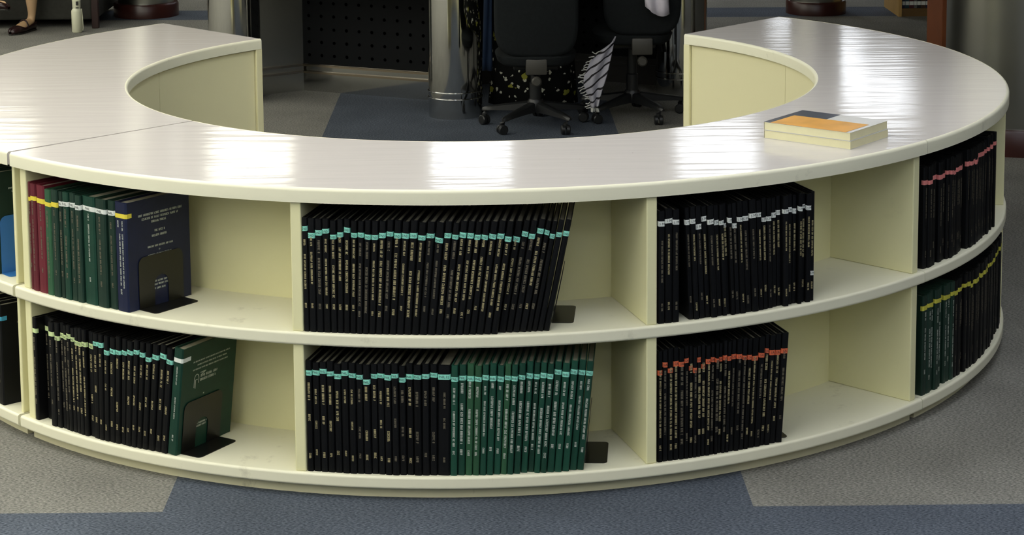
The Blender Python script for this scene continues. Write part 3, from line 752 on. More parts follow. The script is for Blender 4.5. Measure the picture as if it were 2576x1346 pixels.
# ------------------------------------------------------------------ office chairs
def chair(loc, rot, back_dir, label, seat_z, back, bracket_z):
    """swivel chair; the back faces -y in its own frame"""
    e = empty('office_chair', loc, 0.0); tag(e, label, 'chair', 'office chairs at the service desk')
    o = MB().lathe([(0.036, 0.075), (0.042, 0.085), (0.042, 0.125), (0.034, 0.14)], 0, 0, 20).build('hub', M_PLASTIC, e); smooth_by_angle(o)
    o = MB().lathe([(0.030, 0.13), (0.030, 0.22), (0.024, 0.225), (0.024, seat_z - 0.06)], 0, 0, 20).build('gas_lift', M_PLASTIC, e); smooth_by_angle(o)
    for k in range(5):
        a = rot + 2 * math.pi * k / 5
        d = Vector((math.sin(a), -math.cos(a), 0)); s = Vector((math.cos(a), math.sin(a), 0))
        rings = []
        for rr_, hw, z0, z1 in ((0.03, 0.024, 0.078, 0.128), (0.12, 0.021, 0.078, 0.114), (0.22, 0.018, 0.075, 0.098), (0.268, 0.015, 0.070, 0.088), (0.278, 0.008, 0.070, 0.082)):
            c = d * rr_
            rings.append([c + s * x + Vector((0, 0, z)) for x, z in ((-hw, z0), (hw, z0), (hw * 0.9, z1 - 0.006), (hw * 0.5, z1), (-hw * 0.5, z1), (-hw * 0.9, z1 - 0.006))])
        o = MB().loft(rings).build('base_arm', M_PLASTIC, e); smooth_by_angle(o, 40)
        c = d * 0.262 + s * 0.018 * (1 if k % 2 else -1)
        w = MB()
        ax = (d * 0.5 + s * 0.85).normalized(); fw_ = ax.cross(Vector((0, 0, 1)))
        cas = MB()
        for sg in (-1, 1):
            rings = []
            for off, rad in ((0.004, 0.0245), (0.018, 0.0245), (0.022, 0.020)):
                rings.append([c + ax * (off * sg) + Vector((0, 0, 0.0255)) + (fw_ * math.cos(t) + Vector((0, 0, 1)) * math.sin(t)) * rad for t in [2 * math.pi * j / 16 for j in range(16)]])
            cas.loft(rings)
        o = MB().tube([c + Vector((0, 0, 0.03)), c + Vector((0, 0, 0.055)), d * 0.262 + Vector((0, 0, 0.075))], [0.012, 0.013, 0.010], 10).build('caster', M_PLASTIC, e); smooth_by_angle(o)
        ww = cas.build('wheel', M_PLASTIC, o); smooth_by_angle(ww)
    # seat
    def rsq(hx, hy, z, p=3.2, cy=0.0, n=32):
        out = []
        for j in range(n):
            t = 2 * math.pi * j / n; c_, s_ = math.cos(t), math.sin(t)
            out.append((hx * math.copysign(abs(c_) ** (2 / p), c_), cy + hy * math.copysign(abs(s_) ** (2 / p), s_), z))
        return out
    o = MB().loft([rsq(0.17, 0.19, seat_z - 0.045), rsq(0.19, 0.205, seat_z - 0.03), rsq(0.20, 0.21, seat_z), rsq(0.18, 0.19, seat_z + 0.018)]).build('seat', M_FABRIC, e); smooth_by_angle(o, 50)
    o = MB().bbox(-0.11, 0.11, -0.10, 0.10, seat_z - 0.075, seat_z - 0.045, 0.006).build('seat_plate', M_PLASTIC, e)
    bx, by, z0, z1, hw = back
    # backrest: rounded slab leaning back a little
    rings = []
    H = z1 - z0
    for off, inset in ((0.024, 0.02), (0.016, 0.004), (0.0, 0.0), (-0.014, 0.004), (-0.022, 0.02)):
        ring = []
        for j in range(40):
            t = 2 * math.pi * j / 40; c_, s_ = math.cos(t), math.sin(t); p = 4.0
            x = (hw - inset) * math.copysign(abs(c_) ** (2 / p), c_); z = (H / 2 - inset) * math.copysign(abs(s_) ** (2 / p), s_)
            ring.append((bx + x, by + off - 0.05 * (z / H) + 0.10 * (x * x), (z0 + z1) / 2 + z))
        rings.append(ring)
    o = MB().loft(rings).build('backrest', M_FABRIC, e); smooth_by_angle(o, 50)
    zb0, zb1 = bracket_z
    o = MB().bbox(bx - 0.052, bx + 0.052, by + 0.0, by + 0.03, zb0, zb1, 0.008).build('back_bracket', M_GREYPL, e); smooth_by_angle(o)
    o = MB().tube([(bx, by + 0.03, zb0 + 0.01), (bx, by + 0.03, seat_z - 0.075), (0, -0.05, seat_z - 0.07)], 0.02, 10).build('back_stem', M_PLASTIC, e); smooth_by_angle(o)
    o = MB().tube([(bx, by + 0.02, zb0 - 0.03), (bx, by - 0.01, zb0 - 0.03), (bx, by - 0.018, zb0 - 0.03)], [0.024, 0.025, 0.018], 16).build('tension_knob', M_GREYPL, e); smooth_by_angle(o)
    return e
c1 = chair((0.288, 3.20, 0), D2R(36), 0, 'charcoal office chair with blue garment hung over its back', 0.375, (0.0, -0.21, 0.378, 0.86, 0.205), (0.292, 0.372))
c2 = chair((0.785, 3.43, 0), D2R(30), 0, 'charcoal office chair with pale lilac cloth over its back', 0.44, (0.035, -0.22, 0.447, 0.92, 0.195), (0.35, 0.435))

# ------------------------------------------------------------------ cloths hung on the chairs
def sheet(name, pts, th, m, label, cat):
    """pts: grid [row][col] of points; gives a thin solid cloth"""
    R_, C_ = len(pts), len(pts[0]); V = []; F = []
    P = [[Vector(p) for p in r] for r in pts]
    N = []
    for i in range(R_):
        for j in range(C_):
            du = P[i][min(j + 1, C_ - 1)] - P[i][max(j - 1, 0)]; dv = P[min(i + 1, R_ - 1)][j] - P[max(i - 1, 0)][j]
            N.append(du.cross(dv).normalized())
    flat = [p for r in P for p in r]
    V = [p + n * th / 2 for p, n in zip(flat, N)] + [p - n * th / 2 for p, n in zip(flat, N)]
    k = R_ * C_
    for i in range(R_ - 1):
        for j in range(C_ - 1):
            a = i * C_ + j
            F.append((a, a + 1, a + C_ + 1, a + C_)); F.append((k + a, k + a + C_, k + a + C_ + 1, k + a + 1))
    rim = [j for j in range(C_)] + [i * C_ + C_ - 1 for i in range(1, R_)] + [(R_ - 1) * C_ + j for j in range(C_ - 2, -1, -1)] + [i * C_ for i in range(R_ - 2, 0, -1)]
    for a, b in zip(rim, rim[1:] + rim[:1]): F.append((a, k + a, k + b, b))
    o = mesh_obj(name, V, F, m); bm = bmesh.new(); bm.from_mesh(o.data); bmesh.ops.recalc_face_normals(bm, faces=bm.faces); bm.to_mesh(o.data); bm.free()
    o.data.shade_smooth()
    tag(o, label, cat)
    return o
M_NAVY = mat('navy_jersey', srgb(16, 28, 46), 0.9, spec=0.15, noise=(20, 0.1))
M_LILAC = mat('pale_lilac_cotton', srgb(206, 200, 210), 0.85, noise=(20, 0.05))
g = []
for i in range(14):
    z = 0.90 - 0.59 * i / 13; wd = 0.016 + 0.008 * (i / 13) ** 1.5; rowp = []
    for j in range(9):
        u = j / 8
        rowp.append((0.060 - 0.010 * i / 13 + (u - 0.5) * 2 * wd, 3.045 + 0.008 * math.sin(u * 9 + i * 0.3) - 0.01 * (u), z))
    g.append(rowp)
sheet('blue_garment', g, 0.006, M_NAVY, 'navy blue garment hanging beside the floral dress on the office chair', 'garment')
g = []
for i in range(12):
    z = 0.93 - 0.345 * i / 11; rowp = []
    for j in range(13):
        u = j / 12
        zz = z - 0.03 * math.sin(u * math.pi * 0.9) * (i / 11) ** 4 - (0.03 * u) * (i / 11) ** 3 * (1 if u > 0.2 else 0.4)
        rowp.append((0.80 + 0.03 * (i / 11) + 0.115 * u, 3.128 + 0.010 * math.sin(u * 11 + i * 0.25), zz + 0.02))
    g.append(rowp)
sheet('lilac_cloth', g, 0.008, M_LILAC, 'pale lilac cloth draped over the back of the office chair', 'cloth')

def pattern_mat(name, base, c1, c2, s1, s2, thr1, thr2):
    m = bpy.data.materials.new(name); m.use_nodes = True
    nt = m.node_tree; b = nt.nodes['Principled BSDF']; L = nt.links.new
    b.inputs['Roughness'].default_value = 0.85; b.inputs['Specular IOR Level'].default_value = 0.2
    tc = nt.nodes.new('ShaderNodeTexCoord')
    nz = nt.nodes.new('ShaderNodeTexNoise'); nz.inputs['Scale'].default_value = 45
    L(tc.outputs['Object'], nz.inputs['Vector'])
    sc_ = nt.nodes.new('ShaderNodeVectorMath'); sc_.operation = 'SCALE'; sc_.inputs['Scale'].default_value = 0.03
    L(nz.outputs['Color'], sc_.inputs[0])
    wob = nt.nodes.new('ShaderNodeVectorMath'); wob.operation = 'ADD'
    L(tc.outputs['Object'], wob.inputs[0]); L(sc_.outputs[0], wob.inputs[1])
    prev = None
    for (sc, thr, colr) in ((s1, thr1, c1), (s2, thr2, c2)):
        v = nt.nodes.new('ShaderNodeTexVoronoi'); v.inputs['Scale'].default_value = sc
        L(wob.outputs[0], v.inputs['Vector'])
        lt = nt.nodes.new('ShaderNodeMath'); lt.operation = 'LESS_THAN'; lt.inputs[1].default_value = thr
        L(v.outputs['Distance'], lt.inputs[0])
        mx = nt.nodes.new('ShaderNodeMix'); mx.data_type = 'RGBA'
        L(lt.outputs[0], mx.inputs[0]); mx.inputs[7].default_value = colr
        if prev is None: mx.inputs[6].default_value = base
        else: L(prev.outputs[2], mx.inputs[6])
        prev = mx
    L(prev.outputs[2], b.inputs['Base Color'])
    return m
M_FLORAL = pattern_mat('black_floral_print', srgb(8, 9, 9), srgb(206, 206, 190), srgb(150, 150, 62), 26, 12, 0.22, 0.2)
# striped shawl
m = bpy.data.materials.new('black_white_striped_weave'); m.use_nodes = True
nt = m.node_tree; bs = nt.nodes['Principled BSDF']; bs.inputs['Roughness'].default_value = 0.85
tc = nt.nodes.new('ShaderNodeTexCoord'); mp_ = nt.nodes.new('ShaderNodeMapping'); mp_.inputs['Rotation'].default_value = (0, D2R(38), 0)
nt.links.new(tc.outputs['Object'], mp_.inputs['Vector'])
wv = nt.nodes.new('ShaderNodeTexWave'); wv.bands_direction = 'Z'; wv.inputs['Scale'].default_value = 9; wv.inputs['Distortion'].default_value = 3.5; wv.inputs['Detail'].default_value = 2
nt.links.new(mp_.outputs['Vector'], wv.inputs['Vector'])
cr = nt.nodes.new('ShaderNodeValToRGB'); cr.color_ramp.interpolation = 'CONSTANT'
cr.color_ramp.elements[0].color = srgb(20, 16, 22); cr.color_ramp.elements[1].position = 0.13; cr.color_ramp.elements[1].color = srgb(170, 168, 178)
nt.links.new(wv.outputs['Color'], cr.inputs['Fac']); nt.links.new(cr.outputs['Color'], bs.inputs['Base Color'])
M_SHAWL = m
g = []
EDGE = [(0.0, 0.655, 0.680), (0.12, 0.590, 0.668), (0.25, 0.556, 0.660), (0.5, 0.524, 0.640), (0.62, 0.522, 0.628), (0.75, 0.536, 0.612), (0.88, 0.556, 0.600), (1.0, 0.560, 0.592)]
def edge(v, k):
    for a, b in zip(EDGE[:-1], EDGE[1:]):
        if v <= b[0]: return a[k] + (b[k] - a[k]) * (v - a[0]) / (b[0] - a[0])
for i in range(24):
    v = i / 23; xl_, xr_ = edge(v, 1), edge(v, 2)
    g.append([(xl_ + (xr_ - xl_) * u, 3.10 + 0.014 * math.sin(u * 9 + 2 * v) + 0.02 * v, 0.44 - 0.335 * v + 0.045 * (u - 0.5) * (1 - v)) for u in [k / 10 for k in range(11)]])
shawl = sheet('striped_shawl', g, 0.005, M_SHAWL, 'black and white striped shawl hanging between the two office chairs', 'shawl')
fr = MB()
rf = random.Random(8)
for i in range(2, 24):
    p = Vector(g[i][0])
    q = p + Vector((-0.022 - rf.uniform(0, 0.01), rf.uniform(-0.004, 0.004), rf.uniform(-0.016, 0.010)))
    fr.tube([p, (p + q) / 2 + Vector((0, 0, rf.uniform(-0.006, 0.006))), q], 0.0028, 6)
for j in range(11):
    p = Vector(g[-1][j]); fr.tube([p, p + Vector((rf.uniform(-0.006, 0.006), 0, -0.02))], 0.0026, 6)
fr.build('fringe', mat('white_fringe_yarn', srgb(180, 180, 176), 0.9), shawl)

# ------------------------------------------------------------------ people
def skin_mesh(name, joints, edges, m, parent, root=0, sub=2):
    me = bpy.data.meshes.new(name); me.from_pydata([j[0] for j in joints], edges, []); me.materials.append(m)
    o = bpy.data.objects.new(name, me); COL.objects.link(o); o.parent = parent
    o.modifiers.new('skin', 'SKIN'); sv = me.skin_vertices[0].data
    for i, j in enumerate(joints):
        r = j[1]; sv[i].radius = (r, r) if not isinstance(r, tuple) else r
    sv[root].use_root = True
    ss = o.modifiers.new('sub', 'SUBSURF'); ss.levels = sub; ss.render_levels = sub
    o.modifiers['skin'].use_smooth_shade = True
    return o
def seated_person(label, hip, fwd, seat_leg, other_leg, m_dress, name='person'):
    pass

# person at the desk, back to the viewer
pe = empty('person', (0.288, 3.22, 0)); pe.location = (0, 0, 0)
tag(pe, 'person in a black floral dress seated on the office chair, back to the viewer', 'person')
cx = 0.288
J = [((cx, 3.215, 0.52), (0.12, 0.09)), ((cx, 3.20, 0.66), (0.115, 0.085)), ((cx, 3.19, 0.84), (0.135, 0.09)), ((cx, 3.20, 0.965), (0.06, 0.055)), ((cx, 3.215, 1.03), 0.046), ((cx, 3.235, 1.10), (0.07, 0.085)), ((cx, 3.24, 1.19), (0.072, 0.09)), ((cx, 3.235, 1.245), 0.05)]
E = [(0, 1), (1, 2), (2, 3), (3, 4), (4, 5), (5, 6), (6, 7)]
for sg in (-1, 1):
    k = len(J)
    J += [((cx + sg * 0.16, 3.195, 0.93), 0.052), ((cx + sg * 0.195, 3.23, 0.855), 0.042), ((cx + sg * 0.205, 3.28, 0.805), 0.034), ((cx + sg * 0.15, 3.46, 0.805), 0.028), ((cx + sg * 0.12, 3.55, 0.805), 0.022), ((cx + sg * 0.115, 3.60, 0.795), (0.034, 0.014))]
    E += [(2, k), (k, k + 1), (k + 1, k + 2), (k + 2, k + 3), (k + 3, k + 4), (k + 4, k + 5)]
    h = k + 5
    for f in range(4):
        b = len(J); x = cx + sg * 0.115 + (f - 1.5) * 0.019
        J += [((x, 3.635, 0.793), 0.0085), ((x, 3.662 + 0.006 * (f in (1, 2)), 0.786), 0.008), ((x, 3.682 + 0.006 * (f in (1, 2)), 0.778), 0.007)]
        E += [(h, b), (b, b + 1), (b + 1, b + 2)]
    b = len(J)
    J += [((cx + sg * 0.115 - sg * 0.042, 3.605, 0.790), 0.009), ((cx + sg * 0.115 - sg * 0.050, 3.632, 0.783), 0.0085)]
    E += [(h, b), (b, b + 1)]
    k = len(J)
    J += [((cx + sg * 0.09, 3.26, 0.500), 0.078), ((cx + sg * 0.095, 3.47, 0.485), 0.066), ((cx + sg * 0.095, 3.655, 0.465), 0.054), ((cx + sg * 0.10, 3.66, 0.28), 0.048), ((cx + sg * 0.10, 3.67, 0.09), 0.030), ((cx + sg * 0.10, 3.67, 0.045), 0.030), ((cx + sg * 0.105, 3.76, 0.032), (0.034, 0.022)), ((cx + sg * 0.107, 3.83, 0.024), (0.03, 0.014))]
    E += [(0, k)] + [(k + q, k + q + 1) for q in range(7)]
skin_mesh('body', J, E, M_SKIN, pe)
hb = MB(); hb.loft([[(cx + r_x * math.cos(t), 3.225 + dy + r_y * math.sin(t), z) for t in [2 * math.pi * j / 20 for j in range(20)]] for r_x, r_y, dy, z in
                    ((0.07, 0.035, -0.05, 1.00), (0.088, 0.06, -0.04, 1.06), (0.094, 0.085, -0.02, 1.14), (0.092, 0.095, -0.005, 1.22), (0.075, 0.08, 0.0, 1.275), (0.03, 0.03, 0.0, 1.298))])
hb.build('hair', mat('black_hair', srgb(18, 15, 14), 0.5), pe, smooth=True)
def ell(c, ax1, ax2, n=28, fold=0.0, ph=0.0):
    return [c + ax1 * math.cos(t) * (1 + fold * math.sin(7 * t + ph)) + ax2 * math.sin(t) * (1 + fold * math.sin(7 * t + ph)) for t in [2 * math.pi * j / n for j in range(n)]]
X = Vector((1, 0, 0))
sk = [(Vector((cx, 3.20, 0.97)), 0.13, Vector((0, 0.075, 0)), 0), (Vector((cx, 3.19, 0.86)), 0.165, Vector((0, 0.108, 0)), 0), (Vector((cx, 3.20, 0.68)), 0.14, Vector((0, 0.105, 0)), 0), (Vector((cx, 3.23, 0.55)), 0.17, Vector((0, 0.12, 0.06)), 0.01),
      (Vector((cx, 3.33, 0.497)), 0.19, Vector((0, 0.06, 0.080)), 0.01), (Vector((cx, 3.48, 0.482)), 0.19, Vector((0, 0.02, 0.085)), 0.015), (Vector((cx, 3.64, 0.445)), 0.20, Vector((0, 0.07, 0.08)), 0.02),
      (Vector((cx, 3.665, 0.33)), 0.205, Vector((0, 0.10, 0.01)), 0.04), (Vector((cx, 3.67, 0.18)), 0.215, Vector((0, 0.10, 0)), 0.05), (Vector((cx, 3.675, 0.03)), 0.225, Vector((0, 0.115, 0)), 0.06)]
b = MB(); b.loft([ell(c, X * a, v, fold=f, n=42) for c, a, v, f in sk], cap=False)
dress = b.build('floral_dress', M_FLORAL, pe, smooth=True)
dress.modifiers.new('thick', 'SOLIDIFY').thickness = 0.003
for sg in (-1, 1):
    b = MB(); b.tube([(cx + sg * 0.13, 3.195, 0.93), (cx + sg * 0.175, 3.20, 0.90), (cx + sg * 0.195, 3.23, 0.855), (cx + sg * 0.205, 3.285, 0.812), (cx + sg * 0.155, 3.45, 0.812)], [0.062, 0.062, 0.052, 0.047, 0.038], 16)
    b.build('sleeve', M_FLORAL, pe, smooth=True)

# person on the sofa
ps = empty('person', (0, 0, 0))
tag(ps, 'person seated on the dark sofa, maroon strap shoes beside the white bottle', 'person')
sx = -3.02
J = [((sx, 7.16, 0.56), (0.125, 0.10)), ((sx, 7.22, 0.70), (0.115, 0.09)), ((sx, 7.26, 0.88), (0.14, 0.095)), ((sx, 7.26, 1.005), (0.06, 0.055)), ((sx, 7.25, 1.07), 0.046), ((sx, 7.22, 1.14), (0.07, 0.085)), ((sx, 7.215, 1.23), (0.072, 0.09)), ((sx, 7.22, 1.285), 0.05)]
E = [(0, 1), (1, 2), (2, 3), (3, 4), (4, 5), (5, 6), (6, 7)]
for sg in (-1, 1):
    k = len(J)
    J += [((sx + sg * 0.16, 7.25, 0.97), 0.05), ((sx + sg * 0.19, 7.18, 0.80), 0.04), ((sx + sg * 0.18, 7.08, 0.70), 0.035), ((sx + sg * 0.10, 6.92, 0.66), 0.029), ((sx + sg * 0.07, 6.85, 0.65), 0.022), ((sx + sg * 0.06, 6.80, 0.64), (0.033, 0.014))]
    E += [(2, k)] + [(k + q, k + q + 1) for q in range(5)]
    h = k + 5
    for f in range(4):
        b0 = len(J); x = sx + sg * 0.06 + (f - 1.5) * 0.019
        J += [((x, 6.765, 0.632), 0.0085), ((x, 6.742, 0.622), 0.008), ((x, 6.728, 0.608), 0.007)]; E += [(h, b0), (b0, b0 + 1), (b0 + 1, b0 + 2)]
    b0 = len(J); J += [((sx + sg * 0.06 - sg * 0.042, 6.80, 0.632), 0.009), ((sx + sg * 0.06 - sg * 0.05, 6.775, 0.624), 0.0085)]; E += [(h, b0), (b0, b0 + 1)]
# standing leg (foot on the carpet), then the crossed leg
k = len(J)
J += [((sx + 0.08, 7.10, 0.525), 0.082), ((sx + 0.085, 6.85, 0.52), 0.068), ((-2.925, 6.63, 0.47), 0.056), ((-2.925, 6.655, 0.33), 0.052), ((-2.932, 6.672, 0.20), 0.041), ((-2.932, 6.672, 0.105), 0.026), ((-2.940, 6.665, 0.062), 0.030), ((-2.965, 6.60, 0.050), (0.032, 0.028)), ((-2.995, 6.52, 0.030), (0.034, 0.016)), ((-3.012, 6.475, 0.024), (0.026, 0.011))]
E += [(0, k)] + [(k + q, k + q + 1) for q in range(9)]
k = len(J)
J += [((sx - 0.08, 7.10, 0.53), 0.082), ((sx - 0.04, 6.84, 0.58), 0.07), ((-2.98, 6.60, 0.585), 0.056), ((-3.08, 6.56, 0.44), 0.050), ((-3.16, 6.56, 0.31), 0.038), ((-3.185, 6.56, 0.24), 0.026), ((-3.185, 6.56, 0.205), 0.029), ((-3.13, 6.53, 0.195), (0.03, 0.027)), ((-3.08, 6.50, 0.195), (0.03, 0.016)), ((-3.05, 6.48, 0.195), (0.024, 0.010))]
E += [(0, k)] + [(k + q, k + q + 1) for q in range(9)]
skin_mesh('body', J, E, M_SKIN, ps)
hb = MB(); hb.loft([[(sx + r_x * math.cos(t), 7.235 + dy + r_y * math.sin(t), z) for t in [2 * math.pi * j / 20 for j in range(20)]] for r_x, r_y, dy, z in
                    ((0.07, 0.035, 0.05, 1.03), (0.088, 0.06, 0.045, 1.09), (0.094, 0.08, 0.03, 1.18), (0.092, 0.09, 0.01, 1.27), (0.075, 0.08, 0.0, 1.32), (0.03, 0.03, 0.0, 1.342))])
hb.build('hair', MATS['black_hair'], ps, smooth=True)
M_SKIRT = mat('dark_skirt_cloth', srgb(30, 30, 36), 0.9)
b = MB(); b.loft([ell(c, X * a, v) for c, a, v in ((Vector((sx, 7.25, 1.0)), 0.13, Vector((0, 0.08, 0))), (Vector((sx, 7.26, 0.88)), 0.17, Vector((0, 0.115, 0))), (Vector((sx, 7.21, 0.68)), 0.145, Vector((0, 0.11, 0))), (Vector((sx, 7.12, 0.55)), 0.19, Vector((0, 0.12, 0.06))),
     (Vector((sx, 6.98, 0.56)), 0.20, Vector((0, 0.04, 0.11))), (Vector((sx, 6.80, 0.57)), 0.175, Vector((0, 0.03, 0.115))), (Vector((sx + 0.03, 6.66, 0.56)), 0.14, Vector((0, 0.03, 0.11))))], cap=False)
sd = b.build('dress', M_SKIRT, ps, smooth=True); sd.modifiers.new('thick', 'SOLIDIFY').thickness = 0.003
def shoe(heel, toe, up, parent):
    """low strap shoe round the foot: sole, open-topped upper and a strap"""
    heel = Vector(heel); toe = Vector(toe); d = (toe - heel); L = d.length; d.normalize(); up = Vector(up).normalized(); s = d.cross(up).normalized(); up = s.cross(d).normalized()
    rings = []; n = 15
    prof = [(0.0, 0.024, 0.050), (0.05, 0.031, 0.055), (0.2, 0.034, 0.046), (0.42, 0.036, 0.034), (0.60, 0.042, 0.030), (0.72, 0.043, 0.046), (0.84, 0.038, 0.040), (0.94, 0.025, 0.030), (1.0, 0.008, 0.016)]
    b = MB()
    for f, hw, hh in prof:
        c = heel + d * (L * f)
        full = f > 0.69
        ring = []
        for j in range(n):
            t = -0.5 + j / (n - 1)            # -0.5..0.5 around from one top edge under the sole to the other
            if full: a = t * 2 * math.pi * 0.995
            else: a = t * 2 * math.pi * 0.62
            x = math.sin(a); z = -math.cos(a)
            zz = (z + 1) / 2 * hh if full else min((z + 1) / 1.4, 1.0) * hh
            ring.append(c + s * (hw * math.copysign(abs(x) ** 0.8, x)) + up * zz)
        rings.append(ring)
    b.loft(rings, close=False)
    o = b.build('shoe', M_SHOE, parent, smooth=True); so = o.modifiers.new('thick', 'SOLIDIFY'); so.thickness = 0.004; so.offset = 1
    b = MB(); rings = []
    for f, hw in ((0.0, 0.022), (0.06, 0.031), (0.22, 0.033), (0.45, 0.035), (0.68, 0.043), (0.85, 0.037), (0.95, 0.024), (1.005, 0.008)):
        c = heel + d * (L * f); rings.append([c - s * hw - up * 0.006, c + s * hw - up * 0.006, c + s * hw + up * 0.003, c - s * hw + up * 0.003])
    b.loft(rings).build('sole', M_DARK, o)
    b = MB(); c = heel + d * (L * 0.46)
    b.tube([c + s * 0.037 * math.cos(t) + up * (0.022 + 0.052 * math.sin(t)) - d * 0.012 * math.sin(t) for t in [math.pi * k / 10 for k in range(11)]], 0.0055, 8)
    b.build('strap', M_SHOE, o, smooth=True)
shoe((-2.932, 6.705, 0.007), (-3.026, 6.448, 0.007), (0, 0, 1), ps)
shoe((-3.225, 6.575, 0.165), (-3.035, 6.47, 0.168), (0, 0.15, 1), ps)

# ------------------------------------------------------------------ sofa, bottle
so_ = empty('sofa', (-3.6, 7.3, 0)); so_.location = (0, 0, 0); tag(so_, 'dark grey upholstered sofa with dark wooden corner posts', 'sofa')
for x, y in ((-2.535, 6.755), (-2.535, 7.70), (-4.60, 6.755), (-4.60, 7.70)):
    MB().bbox(x - 0.022, x + 0.022, y - 0.022, y + 0.022, 0.0, 0.60, 0.004).build('corner_post', M_DARKWOOD, so_)
MB().bbox(-4.58, -2.56, 6.77, 7.68, 0.055, 0.30, 0.012).build('seat_base', M_SOFA, so_)
for x0, x1 in ((-4.57, -3.57), (-3.565, -2.565)):
    MB().bbox(x0, x1, 6.755, 7.45, 0.302, 0.43, 0.03, 3).build('seat_cushion', M_SOFA, so_)
MB().bbox(-4.58, -2.56, 7.46, 7.68, 0.302, 0.85, 0.03, 3).build('backrest', M_SOFA, so_)
for x in (-2.545, -4.595):
    MB().bbox(x - 0.016, x + 0.016, 6.785, 7.675, 0.06, 0.56, 0.006).build('side_panel', M_SOFA, so_)
    MB().bbox(x - 0.03, x + 0.03, 6.73, 7.72, 0.60, 0.625, 0.006).build('armrest', M_DARKWOOD, so_)
bo = empty('water_bottle', (-2.622, 6.575, 0)); tag(bo, 'cream white water bottle with loop cap standing before the sofa', 'bottle')
o = MB().lathe([(0.030, 0.0), (0.034, 0.004), (0.034, 0.138), (0.032, 0.146), (0.026, 0.156), (0.0245, 0.16)], 0, 0, 28).build('bottle_body', M_BOTTLE, bo); smooth_by_angle(o, 50)
o = MB().lathe([(0.0255, 0.161), (0.0265, 0.165), (0.027, 0.205), (0.028, 0.212), (0.024, 0.214)], 0, 0, 28).build('cap', M_BOTTLE, bo); smooth_by_angle(o, 50)
MB().bbox(0.002, 0.017, -0.0305, -0.020, 0.180, 0.206, 0.003).build('finger_loop_hole', M_DARK, o)
MB().bbox(0.0, 0.018, -0.029, -0.020, 0.162, 0.167, 0.001).build('cap_catch', M_DARK, o)
o = MB().tube([(0.033, 0.0, 0.155), (0.038, -0.004, 0.10), (0.040, -0.004, 0.03), (0.036, 0, 0.012)], 0.0025, 6).build('strap', M_BOTTLE, bo)

# ------------------------------------------------------------------ pillars
def pillar(name, x, y, r, rb, hb, m, label):
    e = empty(name, (x, y, 0)); tag(e, label, 'pillar', None, 'structure')
    o = MB().lathe([(r, hb), (r, CEIL_Z)], 0, 0, 64).build('shaft', m, e); smooth_by_angle(o)
    o = MB().lathe([(rb, 0), (rb, hb - 0.012), (rb - 0.008, hb), (r - 0.002, hb)], 0, 0, 64).build('base_ring', M_MAROON, e); smooth_by_angle(o)
    return e
pillar('pillar', 2.568, 2.665, 0.345, 0.368, 0.125, M_STEEL, 'wide dull steel pillar with a maroon base beside the shelf')
pillar('pillar', -2.30, 7.365, 0.19, 0.222, 0.095, M_STEEL, 'steel pillar with round maroon base beside the sofa')
pillar('pillar', 2.34, 7.165, 0.18, 0.208, 0.09, M_STEEL, 'steel pillar with round maroon base near the pale bookcase')

# ------------------------------------------------------------------ pale bookcase with a few books, reddish post
bc = empty('bookcase', (0, 0, 0)); tag(bc, 'pale oak bookcase with books on its bottom shelf', 'bookcase')
BX, BY = 2.866, 6.905
MB().box(BX, BX + 0.022, BY, BY + 0.50, 0, 1.5).build('side_panel', M_WOOD, bc)
MB().box(BX + 1.0, BX + 1.022, BY, BY + 0.50, 0, 1.5).build('side_panel', M_WOOD, bc)
MB().box(BX + 0.022, BX + 1.0, BY + 0.01, BY + 0.03, 0, 0.035).build('kick_board', M_WOODD, bc)
for z in (0.035, 0.40, 0.77, 1.14, 1.48):
    MB().box(BX + 0.022, BX + 1.0, BY + 0.004, BY + 0.49, z, z + 0.02).build('shelf_board', M_WOODD, bc)
MB().box(BX + 0.022, BX + 1.0, BY + 0.245, BY + 0.255, 0.055, 1.48).build('back_panel', M_WOODD, bc)
cols = ['navy', 'teal', 'maroon', 'grey', 'black', 'brown', 'navy', 'dark red', 'black', 'maroon', 'grey', 'teal']
cm = {'navy': srgb(28, 34, 62), 'teal': srgb(30, 62, 70), 'maroon': srgb(70, 26, 30), 'grey': srgb(90, 90, 86), 'black': srgb(22, 20, 20), 'brown': srgb(66, 46, 32), 'dark red': srgb(90, 30, 24)}
bxx = BX + 0.030
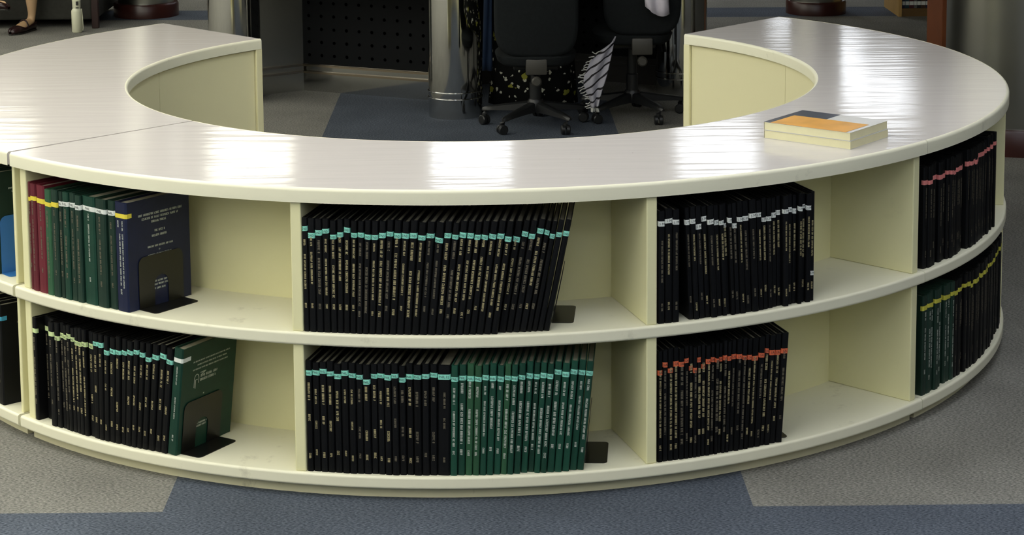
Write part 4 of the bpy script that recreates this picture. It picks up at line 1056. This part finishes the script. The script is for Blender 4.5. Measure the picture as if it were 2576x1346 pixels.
for i, cn in enumerate(cols):
    t = 0.020 + 0.006 * ((i * 7) % 3); h = 0.20 + 0.01 * ((i * 5) % 4)
    e = empty('library_book', (bxx, BY + 0.03, 0.0552)); tag(e, f'{cn} library book, {words(i + 1)} from the oak side panel, bottom shelf', 'book', 'books on the pale bookcase')
    mc = mat('book_' + cn.replace(' ', '_'), cm[cn], 0.5)
    MB().box(0, t, 0, 0.0025, 0, h).box(0, 0.0025, 0.0025, 0.16, 0, h).box(t - 0.0025, t, 0.0025, 0.16, 0, h).build('cover', mc, e)
    MB().box(0.0027, t - 0.0027, 0.003, 0.156, 0.003, h - 0.003).build('pages', M_PAPER, e)
    MB().box(0.001, t - 0.001, -0.0006, -0.0001, 0.020, 0.046).build('spine_tag', M_TAG['white'], e)
    bxx += t + 0.0012
wp = MB().bbox(2.728, 2.770, 5.0, 5.40, 0, 1.5, 0.004).build('wooden_partition', M_REDWOOD)
tag(wp, 'narrow reddish-brown wooden partition edge beside the wide steel pillar', 'partition')

# ------------------------------------------------------------------ cables hanging under the desk, scuffs on the worktop
for i, x in enumerate((0.962, 0.982)):
    e = empty('hanging_cable', (x, 3.80, 0)); tag(e, ('thin cable with pale sleeve under the desk, nearer the shawl', 'thin cable with pale sleeve under the desk, nearer the desk column')[i], 'cable', 'cables under the service desk')
    MB().tube([(0, 0, 0.72), (0.002, 0, 0.6), (0, 0, 0.455)], 0.006, 8).build('cable', M_PLASTIC, e, smooth=True)
    MB().tube([(0, 0, 0.455), (0.001, 0, 0.375)], 0.005, 8).build('pale_sleeve', mat('pale_plastic', srgb(190, 190, 184), 0.5), e, smooth=True)
    MB().tube([(0.001, 0, 0.375), (-0.004, 0.005, 0.34), (0.006, 0.01, 0.27)], 0.007, 8).build('plug', M_PLASTIC, e, smooth=True)
M_SCUFF = mat('dark_scuff', srgb(96, 88, 78), 0.8)
for t, r0, ln, a in ((-0.062, 1.43, 0.045, 0.02), (0.315, 1.40, 0.008, 0.5), (0.202, 1.43, 0.005, 0.2)):
    c = cylp(r0, t, ZT); d = Vector((math.cos(a), math.sin(a), 0)) * ln / 2; n_ = Vector((-d.y, d.x, 0)).normalized() * 0.0012
    zz = Vector((0, 0, 0.0004))
    mesh_obj('scuff_mark', [c - d + zz, c - n_ + zz, c + d + zz, c + n_ + zz], [(0, 1, 2, 3)], M_SCUFF, B)
